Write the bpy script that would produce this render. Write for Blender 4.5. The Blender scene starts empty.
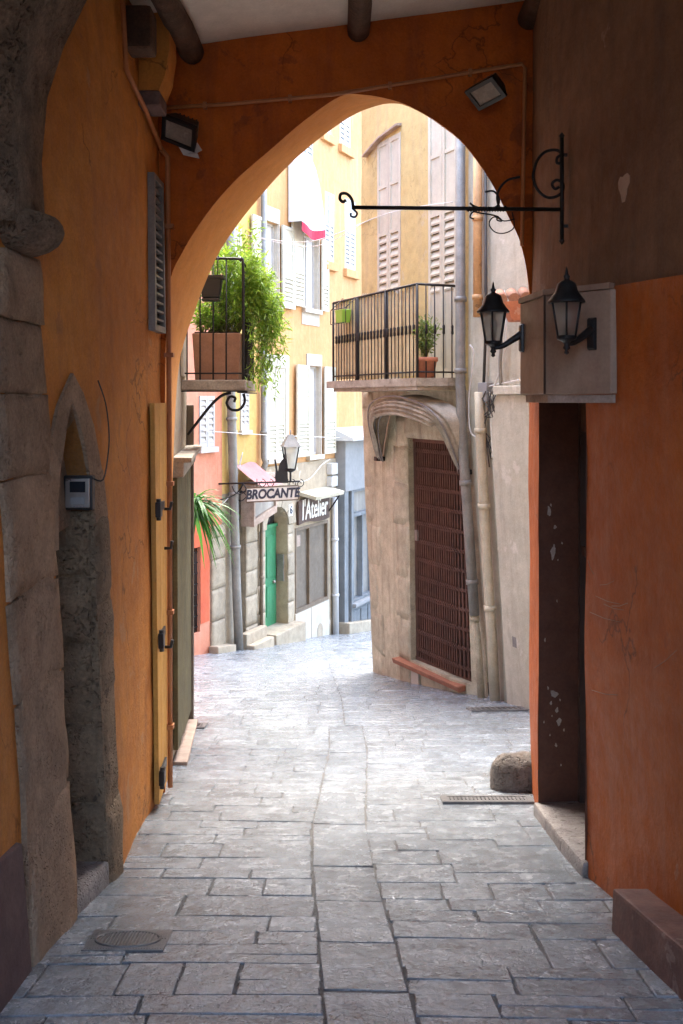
import bpy, bmesh, math, random
from mathutils import Vector, noise, Matrix
from mathutils.geometry import delaunay_2d_cdt
random.seed(7)
R = random.uniform
PI = math.pi
SC = bpy.context.scene
COL = SC.collection
F, CX, HY = 995.0, 341.5, 400.0      # focal length and horizon of the photograph, in pixels
SL = 0.1658                          # fall of the street


def at(px, py, Y):
    return Vector(((px - CX) / F * Y, Y, (HY - py) / F * Y))


def gz(Y):
    return -1.6 - SL * Y


def gnd(px, py):
    Y = 1.6 * F / (py - HY - SL * F)
    return at(px, py, Y)


def lerp(a, b, t):
    return a + (b - a) * t


def interp(tab, x):
    if x <= tab[0][0]:
        return tab[0][1]
    for (a, va), (b, vb) in zip(tab, tab[1:]):
        if x <= b:
            return lerp(va, vb, (x - a) / (b - a))
    return tab[-1][1]


def sstep(a, b, x):
    t = min(1, max(0, (x - a) / (b - a)))
    return t * t * (3 - 2 * t)


def rgb(h):
    v = [int(h[i:i + 2], 16) / 255 for i in (0, 2, 4)]
    return tuple(c / 12.92 if c < .04045 else ((c + .055) / 1.055) ** 2.4 for c in v)


# ------------------------------------------------------------------ materials
class NT:
    def __init__(s, m):
        m.use_nodes = True
        s.t = m.node_tree
        s.bsdf = s.t.nodes['Principled BSDF']
        s.pos = s.n('ShaderNodeNewGeometry').outputs['Position']

    def n(s, kind, **kw):
        nd = s.t.nodes.new(kind)
        for k, v in kw.items():
            setattr(nd, k, v)
        return nd

    def l(s, a, b):
        s.t.links.new(a, b)

    def scaled(s, v):
        m = s.n('ShaderNodeMapping')
        m.inputs['Scale'].default_value = v
        s.l(s.pos, m.inputs['Vector'])
        return m.outputs['Vector']

    def noise(s, scale, detail=4, rough=.55, vec=None, dist=0):
        nd = s.n('ShaderNodeTexNoise')
        nd.inputs['Scale'].default_value = scale
        nd.inputs['Detail'].default_value = detail
        nd.inputs['Roughness'].default_value = rough
        nd.inputs['Distortion'].default_value = dist
        s.l(vec if vec is not None else s.pos, nd.inputs['Vector'])
        return nd.outputs['Fac']

    def ramp(s, fac, a, b, va=0., vb=1.):
        m = s.n('ShaderNodeMapRange')
        m.inputs['From Min'].default_value = a
        m.inputs['From Max'].default_value = b
        m.inputs['To Min'].default_value = va
        m.inputs['To Max'].default_value = vb
        s.l(fac, m.inputs['Value'])
        return m.outputs['Result']

    def mix(s, fac, a, b, mode='MIX'):
        m = s.n('ShaderNodeMix', data_type='RGBA', blend_type=mode)
        for sock, v in ((m.inputs['Factor'], fac), (m.inputs['A'], a), (m.inputs['B'], b)):
            if isinstance(v, (int, float)):
                sock.default_value = v
            elif isinstance(v, tuple):
                sock.default_value = (*v, 1)
            else:
                s.l(v, sock)
        return m.outputs['Result']

    def math(s, op, a, b):
        m = s.n('ShaderNodeMath', operation=op)
        for sock, v in ((m.inputs[0], a), (m.inputs[1], b)):
            if isinstance(v, (int, float)):
                sock.default_value = v
            else:
                s.l(v, sock)
        return m.outputs[0]


MATS = {}


def mat(name, base, var=None, rough=.85, scale=2.5, fine=60, fine_amt=.25, bump=.25, bscale=45, metal=0.,
        streak=None, patch=None, island=0., crack=0., spec=.4, trans=0., bdist=.01, med=8, patch2=None, pits=0., tint=None):
    """procedural surface: two mottled colours, vertical streaks, worn patches, fine grain and relief"""
    if name in MATS:
        return MATS[name]
    m = bpy.data.materials.new(name)
    t = NT(m)
    var = var or tuple(c * .75 for c in base)
    c = t.mix(t.ramp(t.noise(scale, 5, .6, dist=.4), .32, .68), base, var)
    if streak:
        col, amt = streak
        f = t.ramp(t.noise(1.0, 5, .6, t.scaled((7, 7, .7))), .5, .75, 0, amt)
        c = t.mix(f, c, col)
    for p in (patch, patch2):
        if p:
            col, sc_, thr, amt = p
            f = t.ramp(t.noise(sc_, 7, .62, dist=.3), thr, thr + .03, 0, amt)
            c = t.mix(f, c, col)
    if tint:
        g0 = t.n('ShaderNodeNewGeometry')
        wn = t.n('ShaderNodeTexWhiteNoise', noise_dimensions='1D')
        t.l(g0.outputs['Random Per Island'], wn.inputs['W'])
        c = t.mix(t.ramp(wn.outputs['Value'], tint[1], tint[1] + .25, 0, tint[2]), c, tint[0])
    fi = t.ramp(t.noise(fine, 6, .7), .25, .75, 1 - fine_amt, 1 + fine_amt)
    me = t.ramp(t.noise(med, 4, .6), .25, .75, 1 - fine_amt * .8, 1 + fine_amt * .8)
    v = t.math('MULTIPLY', fi, me)
    if island:
        g = t.n('ShaderNodeNewGeometry')
        v = t.math('MULTIPLY', v, t.ramp(g.outputs['Random Per Island'], 0, 1, 1 - island, 1 + island))
    vm = t.n('ShaderNodeVectorMath', operation='SCALE')
    t.l(c, vm.inputs[0])
    t.l(v, vm.inputs['Scale'])
    c = vm.outputs['Vector']
    if crack:
        w = t.n('ShaderNodeTexVoronoi', feature='DISTANCE_TO_EDGE')
        w.inputs['Scale'].default_value = 1.1
        nz = t.n('ShaderNodeTexNoise')
        nz.inputs['Scale'].default_value = 2.2
        nz.inputs['Detail'].default_value = 6
        t.l(t.pos, nz.inputs['Vector'])
        ad = t.n('ShaderNodeVectorMath', operation='MULTIPLY_ADD')
        t.l(nz.outputs['Color'], ad.inputs[0])
        ad.inputs[1].default_value = (.9, .9, .9)
        t.l(t.pos, ad.inputs[2])
        t.l(ad.outputs[0], w.inputs['Vector'])
        line = t.ramp(w.outputs['Distance'], .0, .012, crack, 0)
        keep = t.ramp(t.noise(.9, 2), .5, .56)
        c = t.mix(t.math('MULTIPLY', line, keep), c, tuple(x * .25 for x in base))
    t.l(c, t.bsdf.inputs['Base Color'])
    ro = t.ramp(t.noise(12, 4), .3, .7, max(.05, rough - .1), min(1, rough + .1))
    t.l(ro, t.bsdf.inputs['Roughness'])
    t.bsdf.inputs['Metallic'].default_value = metal
    t.bsdf.inputs['Specular IOR Level'].default_value = spec
    if trans:
        t.bsdf.inputs['Subsurface Weight'].default_value = 0
    if bump:
        h = t.math('ADD', t.noise(bscale, 8, .7), t.math('MULTIPLY', t.noise(bscale * .18, 4), 2.0))
        if pits:
            vo = t.n('ShaderNodeTexVoronoi')
            vo.inputs['Scale'].default_value = 42
            wv = t.n('ShaderNodeVectorMath', operation='MULTIPLY_ADD')
            nz2 = t.n('ShaderNodeTexNoise')
            nz2.inputs['Scale'].default_value = 14
            t.l(t.pos, nz2.inputs['Vector'])
            t.l(nz2.outputs['Color'], wv.inputs[0])
            wv.inputs[1].default_value = (.12, .12, .12)
            t.l(t.pos, wv.inputs[2])
            t.l(wv.outputs[0], vo.inputs['Vector'])
            hole = t.math('MULTIPLY', t.ramp(vo.outputs['Distance'], .12, .42, -1.6 * pits, 0), t.ramp(t.noise(6, 3), .42, .62))
            h = t.math('ADD', h, hole)
        b = t.n('ShaderNodeBump')
        b.inputs['Strength'].default_value = bump
        b.inputs['Distance'].default_value = bdist
        t.l(h, b.inputs['Height'])
        t.l(b.outputs['Normal'], t.bsdf.inputs['Normal'])
    MATS[name] = m
    return m


def glass_mat(name, col=(.8, .85, .85), rough=.05, alpha=.25):
    m = bpy.data.materials.new(name)
    t = NT(m)
    out = t.t.nodes['Material Output']
    tr = t.n('ShaderNodeBsdfTransparent')
    tr.inputs['Color'].default_value = (*col, 1)
    gl = t.n('ShaderNodeBsdfGlossy')
    gl.inputs['Roughness'].default_value = rough
    df = t.n('ShaderNodeBsdfTranslucent')
    df.inputs['Color'].default_value = (.8, .85, .85, 1)
    m0 = t.n('ShaderNodeMixShader')
    m0.inputs[0].default_value = .5
    t.l(tr.outputs[0], m0.inputs[1])
    t.l(df.outputs[0], m0.inputs[2])
    mx = t.n('ShaderNodeMixShader')
    mx.inputs[0].default_value = alpha
    t.l(m0.outputs[0], mx.inputs[1])
    t.l(gl.outputs[0], mx.inputs[2])
    t.l(mx.outputs[0], out.inputs['Surface'])
    return m


def leaf_mat(name, a, b, glow=(.45, .62, .05)):
    m = bpy.data.materials.new(name)
    t = NT(m)
    out = t.t.nodes['Material Output']
    g = t.n('ShaderNodeNewGeometry')
    c = t.mix(g.outputs['Random Per Island'], a, b)
    t.l(c, t.bsdf.inputs['Base Color'])
    t.bsdf.inputs['Roughness'].default_value = .45
    tl = t.n('ShaderNodeBsdfTranslucent')
    t.l(t.mix(.5, c, glow), tl.inputs['Color'])
    mx = t.n('ShaderNodeMixShader')
    mx.inputs[0].default_value = .42
    t.l(t.bsdf.outputs[0], mx.inputs[1])
    t.l(tl.outputs[0], mx.inputs[2])
    t.l(mx.outputs[0], out.inputs['Surface'])
    return m


M = dict(
    orange=mat('ochre plaster', (.56, .235, .04), (.44, .16, .025), scale=1.1, fine_amt=.18, bump=.6, bscale=22, bdist=.02, patch2=((.30, .13, .05), 3.1, .64, .45), streak=((.30, .12, .04), .5),
               patch=((.42, .25, .12), 2.2, .63, .5), crack=.85, rough=.8),
    archp=mat('burnt orange plaster', (.53, .128, .011), (.40, .083, .008), scale=1.6, fine_amt=.18, bump=.55, bscale=22, bdist=.02,
              patch=((.2, .05, .015), 2.6, .60, .6), streak=((.24, .06, .02), .7), crack=.8),
    soffit=mat('soffit plaster', (.60, .25, .05), (.52, .20, .035), scale=2, fine_amt=.12, bump=.3, patch=((.35, .15, .06), 5, .68, .5)),
    dado=mat('red orange paint', (.44, .102, .007), (.35, .072, .005), scale=1.3, fine_amt=.14, bump=.5, bscale=22, bdist=.02, patch2=((.22, .05, .02), 2.3, .64, .45),
             patch=((.42, .2, .12), 6, .69, .6), streak=((.42, .15, .07), .55), crack=.85, rough=.62),
    brownp=mat('brown plaster', (.24, .125, .065), (.15, .066, .028), scale=.9, fine_amt=.18, bump=.6, bscale=22, bdist=.02, streak=((.12, .06, .035), .7),
               patch=((.42, .27, .2), 3, .7, .4)),
    maroon=mat('maroon paint', (.115, .042, .022), (.085, .032, .018), fine_amt=.2, bump=.2, patch=((.5, .36, .28), 6, .7, .9)),
    ceil=mat('ceiling plaster', (.72, .67, .58), (.62, .57, .49), scale=1.5, fine_amt=.1, bump=.3),
    stone=mat('rubbed stone', pits=.6, base=(.37, .25, .155), var=(.27, .18, .11), scale=3, fine_amt=.3, bump=.9, bscale=28, island=.15, bdist=.02,
              patch=((.34, .27, .2), 4, .64, .6)),
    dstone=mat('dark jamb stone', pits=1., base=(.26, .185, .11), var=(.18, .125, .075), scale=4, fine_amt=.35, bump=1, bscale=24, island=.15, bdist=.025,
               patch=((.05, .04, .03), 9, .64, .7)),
    capst=mat('weathered capital stone', pits=1., base=(.25, .165, .105), var=(.16, .105, .065), scale=6, fine_amt=.45, bump=1, bscale=22, bdist=.04),
    plinth=mat('purple grey plinth', (.16, .10, .085), (.11, .07, .065), scale=3, fine_amt=.25, bump=.5),
    log=mat('dark log', (.11, .06, .035), (.065, .036, .022), scale=5, fine_amt=.4, bump=.7, bscale=25, bdist=.02),
    cond=mat('orange painted conduit', (.42, .17, .06), (.34, .12, .04), rough=.5, fine_amt=.12, bump=.1),
    iron=mat('black iron', (.018, .018, .02), (.03, .025, .022), rough=.5, metal=.5, fine_amt=.3, bump=.15),
    blackm=mat('black painted metal', (.012, .012, .014), (.02, .02, .02), rough=.38, fine_amt=.2, bump=.1),
    grey=mat('grey metal', (.22, .205, .19), (.16, .15, .14), rough=.45, metal=.3, fine_amt=.2, bump=.1),
    zinc=mat('zinc pipe', (.25, .242, .218), (.18, .174, .158), rough=.55, metal=.25, fine_amt=.2, bump=.15, streak=((.16, .15, .14), .5)),
    white=mat('white metal', (.52, .515, .5), (.43, .425, .41), rough=.5, fine_amt=.1, bump=.1),
    fascia=mat('mauve grey board', (.37, .255, .18), (.285, .185, .125), scale=3, fine_amt=.14, bump=.2, rough=.55, streak=((.25, .13, .09), .5),
               patch=((.25, .1, .06), 9, .7, .7)),
    boardw=mat('raw batten', (.40, .31, .25), (.3, .22, .17), scale=6, fine_amt=.3, bump=.3),
    slab=mat('grey paving stone', pits=.5, base=(.208, .238, .262), var=(.142, .163, .18), rough=.24, scale=2.2, fine=75, fine_amt=.40, bump=.34, bscale=30, island=.27, bdist=.02,
             patch=((.11, .118, .125), 7, .60, .4), patch2=((.30, .32, .32), 5, .66, .3), spec=.95, tint=((.24, .228, .21), .75, .45)),
    cslab=mat('centre strip stone', pits=.5, base=(.214, .242, .264), var=(.154, .174, .19), rough=.24, scale=2.2, fine=75, fine_amt=.36, bump=.34, bscale=30, island=.12, bdist=.02,
              patch=((.11, .118, .125), 7, .60, .4), spec=.95),
    joint=mat('joint dirt', (.13, .128, .12), (.085, .083, .08), rough=.9, scale=8, fine_amt=.4, bump=.8),
    ciron=mat('cast iron cover', (.13, .13, .13), (.175, .173, .17), rough=.38, metal=.3, fine_amt=.3, bump=.3),
    step=mat('worn step stone', pits=1., base=(.36, .33, .3), var=(.25, .22, .2), rough=.35, scale=6, fine_amt=.3, bump=.8, bscale=18, bdist=.03),
    redstep=mat('red washed step', (.19, .095, .068), (.13, .065, .05), rough=.6, scale=5, fine_amt=.25, bump=.4, patch=((.32, .24, .2), 6, .64, .6)),
    guard=mat('guard stone', pits=1., base=(.19, .165, .14), var=(.13, .11, .09), rough=.7, scale=9, fine_amt=.45, bump=1, bscale=26, bdist=.03),
    olive=mat('olive weathered wood', (.13, .11, .045), (.085, .072, .035), scale=5, fine_amt=.3, bump=.4, streak=((.2, .12, .04), .6)),
    ydoor=mat('yellow ochre wood', (.56, .31, .07), (.48, .25, .06), scale=4, fine_amt=.16, bump=.3, streak=((.4, .2, .08), .5)),
    salmon=mat('salmon plaster', (.52, .19, .11), (.55, .24, .15), scale=1.4, fine_amt=.12, bump=.3, streak=((.6, .32, .22), .5)),
    red=mat('red painted render', (.55, .11, .045), (.47, .09, .04), scale=1.6, fine_amt=.14, bump=.3, streak=((.5, .18, .1), .5)),
    yellow=mat('yellow plaster', (.52, .36, .115), (.47, .31, .095), scale=1.4, fine_amt=.12, bump=.3, streak=((.55, .38, .16), .5), patch=((.6, .5, .34), 1.8, .68, .5)),
    apri=mat('apricot plaster', (.52, .285, .12), (.47, .245, .095), scale=1.2, fine_amt=.12, bump=.3, streak=((.66, .43, .2), .5)),
    ocre=mat('faded yellow plaster', (.54, .42, .19), (.47, .355, .15), scale=1.5, fine_amt=.14, bump=.3, streak=((.42, .32, .17), .7),
             patch=((.5, .42, .28), 1.8, .63, .6), crack=.4),
    beige=mat('beige stone render', (.38, .31, .215), (.30, .24, .165), scale=2, fine_amt=.2, bump=.5, streak=((.27, .2, .13), .6),
              patch=((.55, .47, .36), 2.2, .62, .6)),
    quoin=mat('pale ashlar', (.37, .315, .23), (.28, .235, .17), scale=2.5, fine_amt=.24, bump=.6, bscale=22, island=.12, streak=((.25, .19, .13), .5)),
    house=mat('grey brown stone', pits=1., base=(.47, .425, .305), var=(.345, .31, .218), scale=1.8, fine_amt=.26, bump=.7, bscale=22, streak=((.17, .13, .085), .7), island=.1,
              patch=((.46, .4, .29), 2.4, .6, .6)),
    cream=mat('cream grey render', (.50, .472, .375), (.40, .375, .295), scale=1.6, fine_amt=.14, bump=.3, streak=((.3, .26, .2), .6),
              patch=((.62, .58, .5), 2, .62, .5)),
    creampipe=mat('cream painted pipe', (.48, .435, .325), (.39, .35, .255), rough=.6, fine_amt=.16, bump=.2, streak=((.3, .23, .15), .6)),
    tanpipe=mat('tan clay pipe', (.50, .30, .14), (.4, .23, .1), rough=.6, fine_amt=.2, bump=.2, patch=((.2, .12, .06), 5, .64, .7)),
    shut=mat('pale grey shutter paint', (.54, .51, .40), (.46, .435, .34), rough=.6, fine_amt=.1, bump=.15, streak=((.42, .36, .3), .5)),
    shutw=mat('white shutter paint', (.47, .455, .43), (.40, .39, .37), rough=.6, fine_amt=.08, bump=.1),
    trimw=mat('white trim plaster', (.49, .445, .37), (.42, .375, .31), rough=.8, fine_amt=.1, bump=.2),
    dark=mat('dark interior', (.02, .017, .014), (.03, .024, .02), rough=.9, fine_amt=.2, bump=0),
    curtain=mat('white curtain cloth', (.55, .53, .5), (.47, .45, .43), rough=.9, fine_amt=.06, bump=.1),
    brownf=mat('brown window frame', (.17, .125, .085), (.12, .09, .06), rough=.6, fine_amt=.2, bump=.2),
    brownsh=mat('brown roller shutter', (.15, .12, .088), (.115, .092, .068), rough=.5, fine_amt=.14, bump=.15),
    signb=mat('dark brown signboard', (.055, .03, .022), (.075, .042, .03), rough=.55, fine_amt=.15, bump=.1),
    signw=mat('weathered signboard', (.76, .74, .68), (.66, .64, .59), rough=.7, fine_amt=.14, bump=.15),
    ink=mat('dark sign lettering', (.035, .04, .055), (.05, .052, .07), rough=.7, fine_amt=.15, bump=0),
    chalk=mat('cream sign lettering', (.78, .74, .66), (.7, .66, .58), rough=.7, fine_amt=.05, bump=0),
    green=mat('green door paint', (.035, .19, .085), (.028, .15, .065), rough=.5, fine_amt=.12, bump=.15, streak=((.07, .3, .14), .5)),
    pink=mat('faded pink canvas', (.38, .135, .13), (.36, .18, .165), rough=.85, fine_amt=.1, bump=.15),
    canvas=mat('dirty canvas', (.42, .37, .29), (.29, .25, .19), rough=.9, scale=5, fine_amt=.25, bump=.4, streak=((.12, .1, .075), .7)),
    wcanvas=mat('white awning canvas', (.66, .65, .63), (.60, .59, .57), rough=.85, fine_amt=.06, bump=.1),
    crimson=mat('crimson valance', (.45, .02, .05), (.38, .02, .04), rough=.85, fine_amt=.08, bump=.1),
    blue=mat('blue grey shopfront paint', (.16, .172, .178), (.12, .13, .136), rough=.5, fine_amt=.14, bump=.15, streak=((.28, .31, .34), .5)),
    lgrey=mat('light grey panel', (.25, .25, .245), (.21, .21, .205), rough=.6, fine_amt=.08, bump=.1),
    rust=mat('rusty brown gate steel', (.115, .054, .037), (.075, .038, .028), rough=.65, metal=.25, fine_amt=.3, bump=.2),
    redsill=mat('red brown sill', (.32, .14, .08), (.25, .10, .06), rough=.7, scale=6, fine_amt=.25, bump=.3),
    terra=mat('terracotta', (.44, .17, .09), (.36, .13, .07), rough=.8, scale=7, fine_amt=.16, bump=.25, patch=((.5, .36, .28), 9, .62, .4)),
    planter=mat('dusty clay planter', (.36, .20, .125), (.29, .155, .095), rough=.8, scale=7, fine_amt=.16, bump=.25, patch=((.42, .3, .22), 6, .6, .4)),
    soil=mat('dark soil', (.04, .028, .018), (.06, .04, .025), rough=.95, scale=30, fine_amt=.4, bump=.8),
    reed=mat('reed screen', (.70, .57, .33), (.60, .48, .265), rough=.8, scale=9, fine_amt=.2, bump=.4, bscale=50, streak=((.34, .22, .09), .6)),
    slabedge=mat('concrete balcony slab', (.36, .31, .24), (.28, .24, .185), scale=6, fine_amt=.3, bump=.6, patch=((.18, .13, .08), 6, .6, .6)),
    stem=mat('green stems', (.10, .15, .04), (.14, .15, .05), fine_amt=.2, bump=0),
    lime=mat('lime plastic', (.28, .48, .05), (.24, .42, .05), rough=.4, fine_amt=.05, bump=0),
    cable=mat('pale cable', (.62, .6, .56), (.5, .48, .45), rough=.6, fine_amt=.1, bump=0),
    dcable=mat('dark cable', (.03, .028, .025), (.05, .045, .04), rough=.6, fine_amt=.1, bump=0),
    bulb=mat('frosted bulb', (.75, .72, .66), (.7, .67, .6), rough=.25, fine_amt=.03, bump=0),
    tin=mat('satin steel', (.35, .33, .30), (.28, .26, .24), rough=.35, metal=.6, fine_amt=.1, bump=.05),
    screen=mat('unlit display', (.012, .016, .022), (.015, .02, .026), rough=.15, fine_amt=.05, bump=0),
    lens=mat('dusty floodlight lens', (.24, .205, .17), (.18, .15, .12), rough=.25, fine_amt=.2, bump=.1),
    shopglass=mat('curtained shop glass', (.30, .28, .245), (.22, .205, .18), rough=.12, scale=1.5, fine_amt=.1, bump=0, streak=((.42, .4, .36), .6), spec=.6),
    darkglass=mat('dark window glass', (.05, .052, .055), (.035, .036, .04), rough=.08, fine_amt=.1, bump=0, spec=.6),
    tile=mat('clay roof tile', (.36, .19, .12), (.28, .14, .09), rough=.8, scale=5, fine_amt=.25, bump=.4),
)
M['plate'] = mat('worn iron plate', (.13, .13, .135), (.18, .178, .175), rough=.4, metal=.3, fine_amt=.35, bump=.3)
M['glass'] = glass_mat('lantern glass', (.85, .88, .86), .08, .2)
M['leafa'] = leaf_mat('bamboo leaves', (.08, .21, .02), (.25, .38, .05))
M['leafb'] = leaf_mat('strap leaves', (.02, .10, .02), (.07, .19, .035), (.10, .30, .04))
M['leafc'] = leaf_mat('grey green leaves', (.07, .11, .04), (.16, .2, .1))


# ------------------------------------------------------------------ frames
class Fr:
    """a wall plane: s runs along it, z up, d out of it towards the street"""

    def __init__(s, x0, y0, x1, y1, side=1, wob=.006, shear=None):
        s.o = Vector((x0, y0, 0))
        u = Vector((x1 - x0, y1 - y0, 0))
        s.L = u.length
        s.u = u.normalized()
        s.n = Vector((s.u.y, -s.u.x, 0)) * side
        s.wob, s.shear = wob, shear
        s.seed = R(0, 50)

    def __call__(s, a, z, d=0.):
        w = s.wob * noise.noise(Vector((a * 1.1, z * 1.1, s.seed))) * 1.6 if s.wob else 0
        p = s.o + s.u * a + s.n * (d + w)
        if s.shear:
            p.x += s.shear(a, z)
        return Vector((p.x, p.y, z))

    def sz(s, px, py, d=0.):
        a = (px - CX) / F
        b = (HY - py) / F
        sh = 0
        for _ in range(6):
            o = s.o + s.n * d
            # o.x + sh + u.x*t = a*(o.y + u.y*t)
            t = (a * o.y - o.x - sh) / (s.u.x - a * s.u.y)
            z = b * (o.y + s.u.y * t)
            if s.shear:
                sh = s.shear(t, z)
        return t, z

    def s_(s, px, py=400):
        return s.sz(px, py)[0]

    def rect(s, x0, y0, x1, y1, d=0.):
        xm, ym = (x0 + x1) / 2, (y0 + y1) / 2
        s0, s1 = s.sz(x0, ym, d)[0], s.sz(x1, ym, d)[0]
        return min(s0, s1), max(s0, s1), s.sz(xm, y1, d)[1], s.sz(xm, y0, d)[1]

    def g(s, a):
        return gz((s.o + s.u * a).y)


class SideWall:
    """a passage wall: s is the depth Y, d points into the passage"""

    def __init__(s, tab, sgn, lean=None, wob=.012):
        s.tab, s.sgn, s.lean, s.wob, s.seed = tab, sgn, lean, wob, R(0, 50)

    def __call__(s, Y, z, d=0.):
        x = interp(s.tab, Y)
        if s.lean:
            x -= interp(s.lean, Y) * (z - gz(Y))
        w = s.wob * (1.8 * noise.noise(Vector((Y * 1.3, z * 1.3, s.seed))) + .5 * noise.noise(Vector((Y * 4, z * 4, s.seed))))
        return Vector((x + s.sgn * (d + w), Y, z))

    def sz(s, px, py, d=0.):
        lo, hi = 2.0, 12.
        a, b = (px - CX) / F, (HY - py) / F
        for _ in range(50):
            m = (lo + hi) / 2
            v = s(m, b * m, d).x - a * m
            if (v < 0) == (s.sgn > 0):
                lo = m
            else:
                hi = m
        return lo, b * lo

    def g(s, Y):
        return gz(Y)


# ------------------------------------------------------------------ mesh building
class MB:
    def __init__(s):
        s.bm = bmesh.new()

    def v(s, p):
        return s.bm.verts.new(p)

    def face(s, pts, smooth=False):
        f = s.bm.faces.new([s.v(p) for p in pts])
        f.smooth = smooth
        return f

    def hexa(s, c, bev=0):
        """c: 8 corners, bottom loop then top loop"""
        vs = [s.v(p) for p in c]
        fs = []
        for q in ((3, 2, 1, 0), (4, 5, 6, 7), (0, 1, 5, 4), (1, 2, 6, 5), (2, 3, 7, 6), (3, 0, 4, 7)):
            fs.append(s.bm.faces.new([vs[i] for i in q]))
        if bev:
            es = list({e for f in fs for e in f.edges})
            bmesh.ops.bevel(s.bm, geom=es, offset=bev, segments=2, affect='EDGES', profile=.6)
        return s

    def box(s, fr, s0, s1, z0, z1, d0, d1, bev=0, slope=False):
        """box on a frame; z0 may follow the street when slope is set"""
        def zz(a, z):
            return z + (fr.g(a) - fr.g((s0 + s1) / 2)) if slope else z
        return s.hexa([fr(s0, zz(s0, z0), d0), fr(s1, zz(s1, z0), d0), fr(s1, zz(s1, z0), d1), fr(s0, zz(s0, z0), d1),
                       fr(s0, zz(s0, z1), d0), fr(s1, zz(s1, z1), d0), fr(s1, zz(s1, z1), d1), fr(s0, zz(s0, z1), d1)], bev)

    def cube(s, a, b, bev=0):
        (x0, y0, z0), (x1, y1, z1) = a, b
        return s.hexa([(x0, y0, z0), (x1, y0, z0), (x1, y1, z0), (x0, y1, z0), (x0, y0, z1), (x1, y0, z1), (x1, y1, z1), (x0, y1, z1)], bev)

    def obox(s, c, ax, ay, az, bev=0):
        """box about c with half axes"""
        c = Vector(c)
        k = [(-1, -1, -1), (1, -1, -1), (1, 1, -1), (-1, 1, -1), (-1, -1, 1), (1, -1, 1), (1, 1, 1), (-1, 1, 1)]
        return s.hexa([c + ax * i + ay * j + az * l for i, j, l in k], bev)

    def tube(s, pts, r, n=8, closed=False, flat=None):
        pts = [Vector(p) for p in pts]
        N = len(pts)
        rings = []
        up = Vector((0, 0, 1))
        prev = None
        for i, p in enumerate(pts):
            a = pts[(i - 1) % N] if (i > 0 or closed) else p
            b = pts[(i + 1) % N] if (i < N - 1 or closed) else p
            t = (b - a).normalized()
            if prev is None:
                x = t.cross(up)
                if x.length < .05:
                    x = t.cross(Vector((1, 0, 0)))
            else:
                x = prev - t * prev.dot(t)
            x.normalize()
            prev = x
            y = t.cross(x)
            rr = r[i] if isinstance(r, (list, tuple)) else r
            rings.append([s.v(p + x * (rr * math.cos(2 * PI * k / n)) + y * (rr * math.sin(2 * PI * k / n))) for k in range(n)])
        for i in range(N if closed else N - 1):
            A, B = rings[i], rings[(i + 1) % N]
            for k in range(n):
                f = s.bm.faces.new((A[k], A[(k + 1) % n], B[(k + 1) % n], B[k]))
                f.smooth = True
        if not closed:
            s.bm.faces.new(rings[0][::-1])
            s.bm.faces.new(rings[-1])
        return s

    def lathe(s, prof, c, n=16, axis=None, a0=0, a1=2 * PI, jit=0, sx=1, sy=1):
        """prof: (radius, height) pairs"""
        c = Vector(c)
        full = abs(a1 - a0 - 2 * PI) < 1e-6
        m = n if full else n + 1
        rings = []
        for r, h in prof:
            ring = []
            for k in range(m):
                a = a0 + (a1 - a0) * k / n
                p = Vector((r * sx * math.cos(a), r * sy * math.sin(a), h))
                if jit:
                    p *= 1 + jit * (noise.noise(p * 6 + c) + .5 * noise.noise(p * 17 + c))
                if axis is not None:
                    p = axis @ p
                ring.append(s.v(c + p))
            rings.append(ring)
        for A, B in zip(rings, rings[1:]):
            for k in range(m if full else n):
                f = s.bm.faces.new((A[k], A[(k + 1) % m], B[(k + 1) % m], B[k]))
                f.smooth = True
        if full:
            s.bm.faces.new(rings[0][::-1])
            s.bm.faces.new(rings[-1])
        return s

    def prism(s, poly, off):
        """poly: points of a planar outline; off: extrusion"""
        off = Vector(off)
        A = [s.v(Vector(p)) for p in poly]
        B = [s.v(Vector(p) + off) for p in poly]
        s.bm.faces.new(A[::-1])
        s.bm.faces.new(B)
        n = len(A)
        for i in range(n):
            s.bm.faces.new((A[i], A[(i + 1) % n], B[(i + 1) % n], B[i]))
        return s

    def stone(s, fr, s0, s1, z0, z1, d0, d1, rnd=.02, jit=.012, n=6, m=6, flip=False):
        """one dressed block with soft, uneven edges"""
        sd = R(0, 99)
        g = []
        for i in range(n + 1):
            row = []
            for j in range(m + 1):
                a, b = i / n, j / m
                l0, l1 = (lerp(*s0, b), lerp(*s1, b)) if isinstance(s0, tuple) else (s0, s1)
                sa, zb = lerp(l0, l1, a), lerp(z0, z1, b)
                e = min(min(a, 1 - a) * abs(l1 - l0), min(b, 1 - b) * abs(z1 - z0))
                d = d1 - rnd * max(0, 1 - e / (rnd * 1.6)) ** 2 + jit * noise.noise(Vector((sa * 5, zb * 5, sd)))
                if i in (0, n) or j in (0, m):
                    sa += jit * .8 * noise.noise(Vector((zb * 7, sa * 3, sd + 9)))
                    zb += jit * .8 * noise.noise(Vector((sa * 7, zb * 3, sd + 19)))
                row.append(s.v(fr(sa, zb, d)))
            g.append(row)
        for i in range(n):
            for j in range(m):
                f = s.bm.faces.new((g[i][j], g[i + 1][j], g[i + 1][j + 1], g[i][j + 1]))
                f.smooth = True
        rim = [g[i][0] for i in range(n + 1)] + [g[n][j] for j in range(1, m + 1)] + [g[i][m] for i in range(n - 1, -1, -1)] + [g[0][j] for j in range(m - 1, 0, -1)]
        par = [(i / n, 0) for i in range(n + 1)] + [(1, j / m) for j in range(1, m + 1)] + [(i / n, 1) for i in range(n - 1, -1, -1)] + [(0, j / m) for j in range(m - 1, 0, -1)]
        if not isinstance(s0, tuple):
            s0, s1 = (s0, s0), (s1, s1)
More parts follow.
